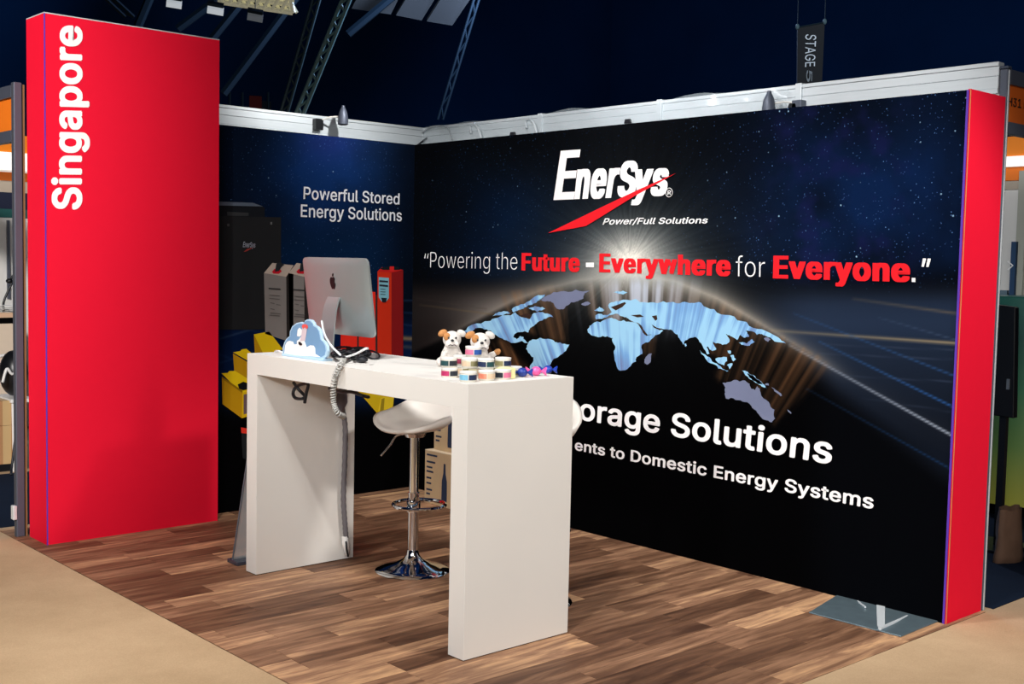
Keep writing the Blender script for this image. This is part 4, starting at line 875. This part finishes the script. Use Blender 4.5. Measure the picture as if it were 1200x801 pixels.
# ---------------------------------------------------------------- leaflet stand behind the left leg
st_ = thing('leaflet_stand', 'clear acrylic leaflet stand behind the left counter leg', 'stand', (-1.95, -1.10, 0))
acr = mat('acrylic', (196, 204, 204), .1, spec=.6, alpha=.42, noise=.05)
MB().prism([(-2.01, -1.13, .02), (-1.72, -1.13, .02), (-1.78, -1.20, .78), (-1.93, -1.20, .78)], (.004, .012, 0)).build('clear_panel', acr, st_)
MB().box(-2.02, -1.70, -1.20, -1.09, 0, .02).build('stand_base', mat('smoky_acrylic', (60, 64, 76), .2), st_, bevel=.003)
MB().tube([(-2.01, -1.13, .02), (-1.93, -1.20, .78)], .004, 6).build('panel_edge', mat('dark_edge', (88, 96, 104), .3), st_)
# ================================================================== LEFT NEIGHBOUR
lp = thing('shell_post', 'grey aluminium post behind the left edge of the red tower', 'post', (-2.655, .13, 0))
MB().box(-2.678, -2.634, .105, .150, 0, 2.53).build('post_body', alum_d, lp, bevel=.004); MB().box(-2.628, -2.620, .105, .15, 0, 2.52).build('wood_edge', mat('wood_edge', (132, 92, 60), .7), lp)
MB().box(-2.680, -2.678, .118, .132, 0, 2.52).build('post_groove', mat('groove_dark', (66, 68, 74), .6), lp)
MB().box(-2.70, -2.678, .10, .14, .10, .18).build('post_bracket', alum, lp, bevel=.004)
ls = thing('fascia_board', 'orange stand fascia between grey rails left of the red tower', 'fascia', (-2.66, 1.6, 2.2), 'orange stand name boards')
MB().box(-2.68, -2.64, .152, 3.1, 2.450, 2.516).build('rail', alum_d, ls); MB().box(-2.68, -2.64, .152, 3.1, 2.207, 2.270).build('rail', alum_d, ls); MB().box(-2.666, -2.654, .152, 3.1, 2.270, 2.45).build('orange_panel', orange, ls)
YN = 3.3
def nb(u0, u1, v0, v1, yn, th, name, m_, parent=None, bevel=0):
    a = P(u0, v1, 1, yn); b = P(u1, v0, 1, yn)
    return MB().box(a.x, b.x, yn, yn+th, a.z, b.z).build(name, m_, parent, bevel=bevel)
fb = thing('stand_wall', 'white stand wall with orange, white and navy bands far left behind the tower', 'partition', (-1.2, 4.6, 0))
yn = 4.4; A = P(-60, 560, 1, yn); B_ = P(60, 560, 1, yn)
nb(-60, 60, 252, 530, yn, .05, 'wall_panel', offw, fb)
nb(-60, 60, 242, 252, yn-.01, .04, 'teal_band', mat('teal', (24, 84, 82), .6), fb); nb(-60, 60, 222, 241.5, yn-.012, .04, 'navy_band', mat('deep_navy', (14, 24, 52), .6), fb)
nb(-60, 60, 208, 221.5, yn-.014, .04, 'beige_band', mat('beige_band', (176, 164, 148), .6), fb); nb(-60, 60, 195, 207.5, yn-.016, .04, 'orange_band', orange, fb)
nb(-60, 60, 182, 194.5, yn-.3, .3, 'white_light_box', mat('light_box', (250, 250, 245), .5, emit=(255, 252, 244), emits=.55), fb); nb(-60, 60, 162, 181.5, yn-.28, .28, 'orange_band', mat('orange_bright', (250, 140, 20), .5), fb)
nb(9.5, 11.5, 258, 350, yn-.03, .03, 'upright', alum_d, fb)
nt_ = thing('side_counter', 'cream side counter with a black band, far left behind the tower', 'counter', (P(5, 520, 1, YN).x, YN+.2, 0))
cream = mat('cream_front', (222, 204, 182), .6, noise=.04)
a = P(-60, 380, 1, YN); b = P(21, 366, 1, YN); zt_ = b.z; zb_ = P(5, 372, 1, YN).z; zc_ = P(5, 379, 1, YN).z
MB().box(a.x, b.x, YN, YN+.5, zb_, zt_).build('counter_top', mat('beige_top', (216, 180, 148), .6), nt_); MB().box(a.x, b.x-.02, YN+.004, YN+.5, zc_, zb_).build('black_band', black, nt_); MB().box(a.x, b.x-.02, YN+.006, YN+.5, 0-.012, zc_).build('front_panel', cream, nt_)
pm_ = mat('paper', (220, 220, 216), .8, noise=.1)
for i, (u_, lb) in enumerate(((-2, 'loose pile of papers on the far left cream counter'), (15, 'second pile of papers on the cream counter, nearer the post'))):
    p = P(u_, 366, 1, YN); t = thing('paper_pile', lb, 'papers', (p.x, YN+.07, zt_), None)
    for k in range(5):
        o = MB().box(-.055, .055, -.05, .05, .006*k, .006*k+.005).build('sheet', pm_, None); o.parent = t; o.rotation_euler = (0, .02*k, rnd.uniform(-.5, .5)); o.location.z = .003+.006*k
p = P(19, 352, 1, YN); t = thing('desk_microphone', 'black desk microphone leaning over the far left counter', 'microphone', (p.x, YN+.3, zt_))
b0 = Vector((p.x, YN+.3, zt_)); MB().lathe([(.05, 0), (.05, .012), (.01, .02)], tuple(b0), 16).build('mic_base', black_pl, t, smooth=True)
e1 = P(20, 318, 1, YN+.3); e2 = P(11, 329, 1, YN+.3); MB().tube(smoothpath([b0+Vector((0, 0, .015)), b0+Vector((.01, 0, .1)), e1, e2], 5), .010, 8).build('mic_arm', black_pl, t, smooth='all'); MB().ell(e2, (.03, .03, .022), 10, 6).build('mic_head', black_pl, t, smooth='all')
YC = 2.55
t = thing('folding_chair', 'white framed chair with a black bag on it, left of the post', 'chair', tuple(P(8, 540, 1, YC))[:2]+(0,))
wf = mat('chair_white', (228, 226, 222), .4)
c_ = [P(-8, 418, 1, YC), P(20, 418, 1, YC), P(-8, 462, 1, YC), P(20, 462, 1, YC)]
MB().tube(smoothpath([c_[2]-Vector((0, 0, c_[2].z+.012)), c_[2], P(-6, 424, 1, YC), P(6, 416, 1, YC), P(18, 420, 1, YC), c_[3], c_[3]-Vector((0, 0, c_[3].z+.012))], 5), .012, 8).build('back_frame', wf, t, smooth='all')
MB().box(c_[2].x, c_[3].x, YC-.38, YC, c_[2].z-.03, c_[2].z).build('seat', wf, t, bevel=.008)
for sx in (c_[2].x+.02, c_[3].x-.02): MB().tube([(sx, YC-.36, c_[2].z-.02), (sx, YC-.38, -.012)], .011, 8).build('leg', wf, t, smooth=True)
bg = MB().ell(((P(16, 442, 1, YC-.2)).x, YC-.2, c_[2].z+.176), (.10, .12, .17), 14, 10).build('black_bag', black_pl, smooth='all'); recenter(bg); tag(bg, 'rounded black bag on the white chair left of the post', 'bag')
MB().tube(smoothpath([P(3, 448, 1, YC-.34), P(8, 432, 1, YC-.34), P(14, 438, 1, YC-.34), P(20, 434, 1, YC-.34)], 6), .011, 6).build('strap', wf, bg, smooth='all')['label'] = 'white cord strap'
YX = 2.365; p0 = P(-20, 523, 1, YX); p1 = P(18.5, 494, 1, YX); p2 = P(18.5, 461, 1, YX)
bx_ = mat('brown_carton', (176, 130, 88), .85, noise=.1, nscale=8)
zc1 = p1.z; zc2 = p2.z-.03
def lbox(z0, z1, lab):
    t = thing('cardboard_box', lab, 'box', ((p0.x+p1.x)/2, YX+.02, z0)); MB().box(p0.x, p1.x, YX-.16, YX+.16, z0, z1).build('box_body', bx_, t, bevel=.004); MB().box((p0.x+p1.x)/2-.03, (p0.x+p1.x)/2+.03, YX-.161, YX+.161, z0+.001, z1+.001).build('tape', mat('tape', (200, 168, 120), .4), t)
MB_ = MB().box(p0.x-.02, p1.x+.02, YX-.155, YX+.155, -.012, .05).build('box_dolly', black_pl, bevel=.005); recenter(MB_); tag(MB_, 'low black dolly under the cardboard boxes, far left', 'dolly')
lbox(.0505, max(zc1-.002, .2), 'lower brown cardboard box on the black dolly, left of the post'); lbox(max(zc1, .202), max(zc2, .4), 'upper brown cardboard box stacked under the white chair, left of the post')
cable('black_strap', [P(23, 488, 1, .9), P(18, 515, 1, .8), P(14, 545, 1, .75), P(13, 556, 1, .7)], .008, dk, 'thin black strap hanging beside the grey post at the left', 'strap')
# ================================================================== RIGHT NEIGHBOUR
rs = thing('fascia_board', 'orange stand name board reading H31 at the right edge', 'fascia', (1.6, -4.03, 2.24), 'orange stand name boards')
MB().box(.380, 3.4, -4.030, -3.996, 2.468, 2.535).build('rail', alum_d, rs); MB().box(.380, 3.4, -4.030, -3.996, 2.242, 2.296).build('rail', alum_d, rs); MB().box(.380, 3.4, -4.018, -4.008, 2.296, 2.468).build('orange_panel', mat('orange_name', (206, 96, 26), .6, noise=.05), rs)
lettering('H31 D', [(1180.8, 123.6), (1204, 128.6), (1204.5, 117.8), (1181.2, 113.6)], 1, -4.018, mat('black_letter', (24, 14, 14), .7), rs, .015, lift=(0, -.0015, 0))
XR = 3.2
def nr(u0, u1, v0, v1, xr, th, name, m_, parent=None, bevel=0):
    a = P(u0, v1, 0, xr); b = P(u1, v0, 0, xr)
    return MB().box(xr, xr+th, min(a.y, b.y), max(a.y, b.y), a.z, b.z).build(name, m_, parent, bevel=bevel)
rw = thing('stand_wall', 'white side wall with orange and white bands at the right edge', 'partition', (XR+.03, -3.0, 0))
a = P(1140, 600, 0, XR).y; b = P(1300, 600, 0, XR).y
def rband(v0, v1, dx, name, m_): za = P(1185, v1, 0, XR-dx).z; zb2 = P(1185, v0, 0, XR-dx).z; MB().box(XR-dx, XR+.03, b, a, za, zb2).build(name, m_, rw)
MB().box(XR, XR+.03, b, a, -.012, P(1185, 222, 0, XR).z).build('wall_panel', offw, rw)
rband(212, 222, .01, 'beige_band', MATS['beige_band']); rband(195.5, 211.5, .012, 'orange_band', orange); rband(183, 195, .05, 'white_light_box', MATS['light_box']); rband(160, 182.5, .03, 'orange_band', MATS['orange_bright'])
nr(1192, 1194.5, 200, 450, XR-.04, .03, 'upright', mat('pale_upright', (170, 172, 160), .6), rw)
sg = thing('navy_sign', 'navy blue sign with a white chevron on the right neighbour wall', 'sign', (XR-.05, -3.0, 1.3))
nr(1180, 1191, 283, 390, XR-.07, .03, 'board', mat('sign_navy', (24, 62, 100), .6), sg)
ch = [P(*q_, 0, XR-.072) for q_ in ((1181, 306), (1187, 311), (1181, 316))]; MB().tube(ch, .006, 5).build('chevron', white, sg)
lettering('AINS', [(1169, 352), (1189.4, 353.2), (1189.6, 347), (1169.2, 345.6)], 0, XR-.075, white, sg, .01, lift=(-.003, 0, 0)); nr(1166, 1185, 355, 359, XR-.08, .01, 'underline', white, sg)
nr(1162, 1180, 340, 365, XR-.065, .03, 'board', mat('sign_grey', (92, 116, 130), .6), sg)
# podium with green to yellow print
def gradmat():
    m = bpy.data.materials.new('green_yellow_print'); m.use_nodes = True; N = m.node_tree.nodes; Lk = m.node_tree.links; bs = N['Principled BSDF']; bs.inputs['Roughness'].default_value = .4
    tc = N.new('ShaderNodeTexCoord'); sp = N.new('ShaderNodeSeparateXYZ'); Lk.new(tc.outputs['Object'], sp.inputs[0]); mr = N.new('ShaderNodeMapRange'); mr.inputs['From Min'].default_value = 0; mr.inputs['From Max'].default_value = 1.1; Lk.new(sp.outputs[2], mr.inputs['Value'])
    cr = N.new('ShaderNodeValToRGB'); E = cr.color_ramp.elements; E[0].color = (*lin((208, 206, 80)), 1); E[1].color = (*lin((34, 96, 84)), 1); e = E.new(.35); e.color = (*lin((128, 170, 88)), 1); e = E.new(.7); e.color = (*lin((60, 138, 96)), 1)
    Lk.new(mr.outputs[0], cr.inputs[0]); Lk.new(cr.outputs[0], bs.inputs['Base Color']); return m
pc = P(1186, 604, 0, 2.75); zt2 = P(1186, 362, 0, 2.75).z
pod = thing('round_podium', 'round podium with a green to yellow print behind the end post', 'podium', (pc.x+.1, pc.y, -.002))
o = MB().lathe([(.34, 0), (.34, max(zt2, 1.1)), (.33, max(zt2, 1.1)+.01)], (0, 0, 0), 40).build('printed_drum', gradmat(), None, smooth=True); o.parent = pod; o.location.z = .08
o = MB().lathe([(.28, 0), (.28, .08)], (0, 0, 0), 32).build('plinth', black, None, smooth=True); o.parent = pod
# television on a pole in front
tv = thing('television', 'black flat television on a stand right of the red end panel', 'television', tuple(P(1172, 640, 0, 1.6))[:2]+(0,))
c = [P(1163, 356, 0, 1.6), P(1190, 360, 0, 1.6), P(1188, 490, 0, 1.6), P(1160, 486, 0, 1.6)]
MB().prism(c, (.05, 0, 0)).build('screen_case', black_pl, tv, bevel=.006); tb_ = P(1181, 452, 0, 1.6); nr(1179, 1183, 444, 456, 1.59, .01, 'badge', mat('badge_grey', (120, 130, 140), .4), tv)
ym = (c[0].y+c[1].y)/2; MB().box(1.655, 1.69, ym-.02, ym+.02, .01, c[3].z+.3).build('pole', black_pl, tv); MB().box(1.5, 1.85, ym-.13, ym+.16, -.002, .012).build('stand_base', black_pl, tv, bevel=.004)
# ledge, paper bag, low black case
lg_ = nr(1190, 1215, 430, 437, XR-.22, .218, 'wall_ledge', offw); recenter(lg_); lg_.location.z += 0; tag(lg_, 'white ledge at the right edge of the picture', 'shelf')
p = P(1170, 640, 0, 1.25); bgm = mat('brown_paper', (112, 84, 66), .8, noise=.3, nscale=12)
zc = P(1170, 664, 0, 1.3).z; y0_, y1_ = P(1183, 640, 0, 1.3).y, P(1158, 640, 0, 1.3).y
cs_ = MB().box(1.28, 1.6, y0_-.02, y1_, -.002, zc).build('black_case', black_pl, bevel=.01); recenter(cs_); tag(cs_, 'low black case on the dark carpet right of the end post', 'case')
zt3 = P(1170, 600, 0, 1.3).z; mb = MB(); vs = []
for j in range(7):
    s_ = j/6; z_ = zc+.003+(zt3-zc)*s_
    for k in range(16):
        a_ = 2*math.pi*k/16; wv = 1+.10*math.sin(a_*5+j)+.06*random.random(); ex = .75+.25*math.cos(2*a_)**2
        vs.append((1.42+.12*math.cos(a_)*wv*(1-.25*s_)*ex*1.2, (y0_+y1_)/2+(y1_-y0_)*.5*math.sin(a_)*wv*(1-.2*s_)*ex*1.2, z_+.015*random.random()*(j > 0)))
mb.add(vs, [(j*16+k, j*16+(k+1) % 16, (j+1)*16+(k+1) % 16, (j+1)*16+k) for j in range(6) for k in range(16)]+[tuple(range(16))])
o = mb.build('paper_bag', bgm, smooth='all'); recenter(o); tag(o, 'crumpled brown paper bag on the black case right of the end post', 'bag')
# ================================================================== HALL ROOF
DR = 24.
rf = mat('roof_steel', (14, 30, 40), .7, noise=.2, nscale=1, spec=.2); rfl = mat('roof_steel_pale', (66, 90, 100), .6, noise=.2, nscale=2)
def hb(u0, v0, u1, v1, r_, d=DR, d2=None): return MB().tube([Pd(u0, v0, d), Pd(u1, v1, d2 or d)], r_, 6)
# lattice girder; its lit look is a faint glow put into the material
lt = thing('lattice_girder', 'brightly lit pale lattice girder at the top of the hall roof', 'girder', tuple(Pd(305, 10, DR)))
lit = mat('girder_glow', (236, 232, 200), .5, noise=.1, emit=(255, 248, 210), emits=.12)
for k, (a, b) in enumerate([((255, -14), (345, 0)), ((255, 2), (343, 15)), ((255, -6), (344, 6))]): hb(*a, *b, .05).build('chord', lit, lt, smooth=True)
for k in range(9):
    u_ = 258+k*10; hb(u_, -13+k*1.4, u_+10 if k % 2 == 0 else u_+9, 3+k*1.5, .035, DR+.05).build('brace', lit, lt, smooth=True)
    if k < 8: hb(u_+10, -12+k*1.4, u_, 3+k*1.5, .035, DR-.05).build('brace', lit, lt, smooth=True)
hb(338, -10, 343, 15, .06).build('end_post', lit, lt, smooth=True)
for i, (u0, v0, u1, v1, lb) in enumerate([(195, 3, 213, 6, 'leftmost'), (243, 10.5, 262, 14, 'middle'), (290, 18.5, 308, 22, 'rightmost')]):
    a = Pd(u0, v0, DR-1.5); b = Pd(u1, v1, DR-1.5); t = thing('strip_light', '%s of three small strip lights under the hall roof' % lb, 'lamp', tuple((a+b)/2), 'strip lights under the roof')
    e = .5 if i < 2 else .08
    MB().tube([a, b], .075, 4).build('diffuser', mat('strip_%d' % i, (200, 208, 214) if i < 2 else (60, 72, 88), .5, emit=(220, 228, 235), emits=e), t); MB().tube([a+Vector((0, 0, .1)), b+Vector((0, 0, .1))], .06, 4).build('housing', rf, t); MB().tube([(a+b)/2+Vector((0, 0, .1)), Vector(((a+b).x/2, (a+b).y/2, 24))], .008, 4).build('hanging_rod', rf, t)
def truss(p, q, wd, n_, lab, m_, r_=.035, d=DR):
    t = thing('roof_truss', lab, 'truss', tuple(Pd(*p, d)), 'dark steel trusses under the hall roof')
    a0, a1 = Pd(p[0]-wd, p[1], d), Pd(q[0]-wd, q[1], d); b0, b1 = Pd(p[0]+wd, p[1], d), Pd(q[0]+wd, q[1], d)
    MB().tube([a0, a1], r_, 6).build('chord', m_, t, smooth=True); MB().tube([b0, b1], r_, 6).build('chord', m_, t, smooth=True)
    for k in range(n_):
        MB().tube([a0.lerp(a1, k/n_), b0.lerp(b1, (k+1)/n_)] if k % 2 else [b0.lerp(b1, k/n_), a0.lerp(a1, (k+1)/n_)], r_*.6, 5).build('brace', m_, t, smooth=True)
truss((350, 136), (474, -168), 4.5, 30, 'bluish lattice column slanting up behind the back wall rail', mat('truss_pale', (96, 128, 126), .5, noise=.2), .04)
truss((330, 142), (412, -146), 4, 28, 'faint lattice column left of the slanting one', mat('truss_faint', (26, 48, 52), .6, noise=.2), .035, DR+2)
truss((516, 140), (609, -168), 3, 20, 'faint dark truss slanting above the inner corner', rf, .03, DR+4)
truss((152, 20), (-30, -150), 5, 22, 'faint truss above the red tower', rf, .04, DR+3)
for i, (a, b, lb) in enumerate([((180, 0), (70, 0), ''), ]): pass
purl = [((152, 54), (240, -157)), ((208, 34), (440, -138)), ((214, 88), (400, -141)), ((262, 110), (450, -140)), ((408, 40), (630, -146))]
for i, (a, b) in enumerate(purl):
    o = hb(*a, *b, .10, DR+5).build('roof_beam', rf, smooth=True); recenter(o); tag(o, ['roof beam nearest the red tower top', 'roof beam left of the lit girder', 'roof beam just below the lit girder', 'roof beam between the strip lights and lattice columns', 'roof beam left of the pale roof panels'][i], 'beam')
rp = thing('roof_glazing', 'row of dim grey roof panels at the top of the hall', 'roof panel', tuple(Pd(480, 10, DR+6)))
pm2 = mat('roof_panel', (20, 19, 14), .7, noise=.2)
for i, c in enumerate([[(480, -120), (526, -120), (458, 17), (412, 10)], [(548, -120), (584, -120), (494, 24), (464, 18)], [(592, -120), (632, -120), (530, 30), (500, 25)]]):
    MB().prism([Pd(*p, DR+6) for p in c], (.05, .05, .1)).build('glazing_panel', pm2, rp)
hw = thing('far_window', 'dim reddish window with pale bars far behind the back wall rail', 'window', tuple(P(290, 132, 1, 36.)))
def fw(pts, name, m_, dy): MB().prism([P(*p, 1, 35.99-dy) for p in pts], (0, -.05, 0)).build(name, m_, hw)
fw([(292, 112), (306, 113), (306, 134), (292, 134)], 'pane', mat('dull_red_glow', (70, 30, 24), .7, emit=(120, 40, 36), emits=.05), 0)
for u_ in (269, 284, 314): fw([(u_-.8, 108), (u_+.8, 108), (u_+.8, 134), (u_-.8, 134)], 'window_bar', rfl, .08)
fw([(306, 118), (317, 119), (317, 134), (306, 134)], 'pane', mat('dim_pane', (50, 60, 66), .7), 0)
# hanging banner
DBN = 18.
bn = thing('stage_banner', 'dark hanging banner reading STAGE 5 above the right wall', 'banner', tuple(Pd(951, 66, DBN)))
qs = [Pd(934.5, 33, DBN), Pd(966.5, 27, DBN), Pd(963, 104, DBN), Pd(934, 108, DBN)]
MB().prism(qs, (.02, .02, 0)).build('cloth', mat('banner_cloth', (4, 11, 20), .8), bn)
MB().tube([qs[0]+Vector((0, 0, .01)), qs[1]+Vector((0, 0, .01))], .012, 6).build('top_bar', rf, bn)
for q_ in qs[:2]: MB().ell(q_+Vector((0, 0, .02)), (.03, .03, .045), 8, 6).build('bar_end', rfl, bn, smooth=True)
for q_ in qs[:2]: MB().tube([q_+Vector((0, 0, .05)), Vector((q_.x, q_.y, 24))], .006, 4).build('hanging_wire', rf, bn)
def free_text(s, quad, d, m_, parent, bold):
    me, a = glyphs(s, bold); h = glyphs('H', bold)[1][:, 1].max(); x0, x1 = a[:, 0].min(), a[:, 0].max(); q_ = [np.array(Pd(*p, d)) for p in quad]
    s1 = ((a[:, 0]-x0)/(x1-x0))[:, None]; t1 = (a[:, 1]/h)[:, None]; w_ = (1-s1)*(1-t1)*q_[0]+s1*(1-t1)*q_[1]+s1*t1*q_[2]+(1-s1)*t1*q_[3]
    me.vertices.foreach_set('co', w_.ravel()); me.update(); me.materials.clear(); me.materials.append(m_); o = bpy.data.objects.new('lettering', me); COL.objects.link(o); o.parent = parent; o.matrix_parent_inverse = Matrix.Translation(-parent_loc(parent))
q_ = Pd(948, 68, DBN); light('SPOT', 'banner_fill', tuple(q_+Vector((-3.2, -3.2, 1.6))), tuple(q_), 620, (.9, .95, 1), .2, spot_size=math.radians(22), spot_blend=.5)  # unseen spot added so the banner letters come out bright
free_text('STAGE', [(944, 40), (943.5, 78.5), (955, 77.5), (956.5, 41)], DBN-.03, mat('banner_letter', (196, 208, 220), .8, emit=(200, 210, 220), emits=.0), bn, .0)
free_text('5', [(945, 82), (945, 95.5), (951.5, 96), (952, 83)], DBN-.03, MATS['banner_letter'], bn, .01)
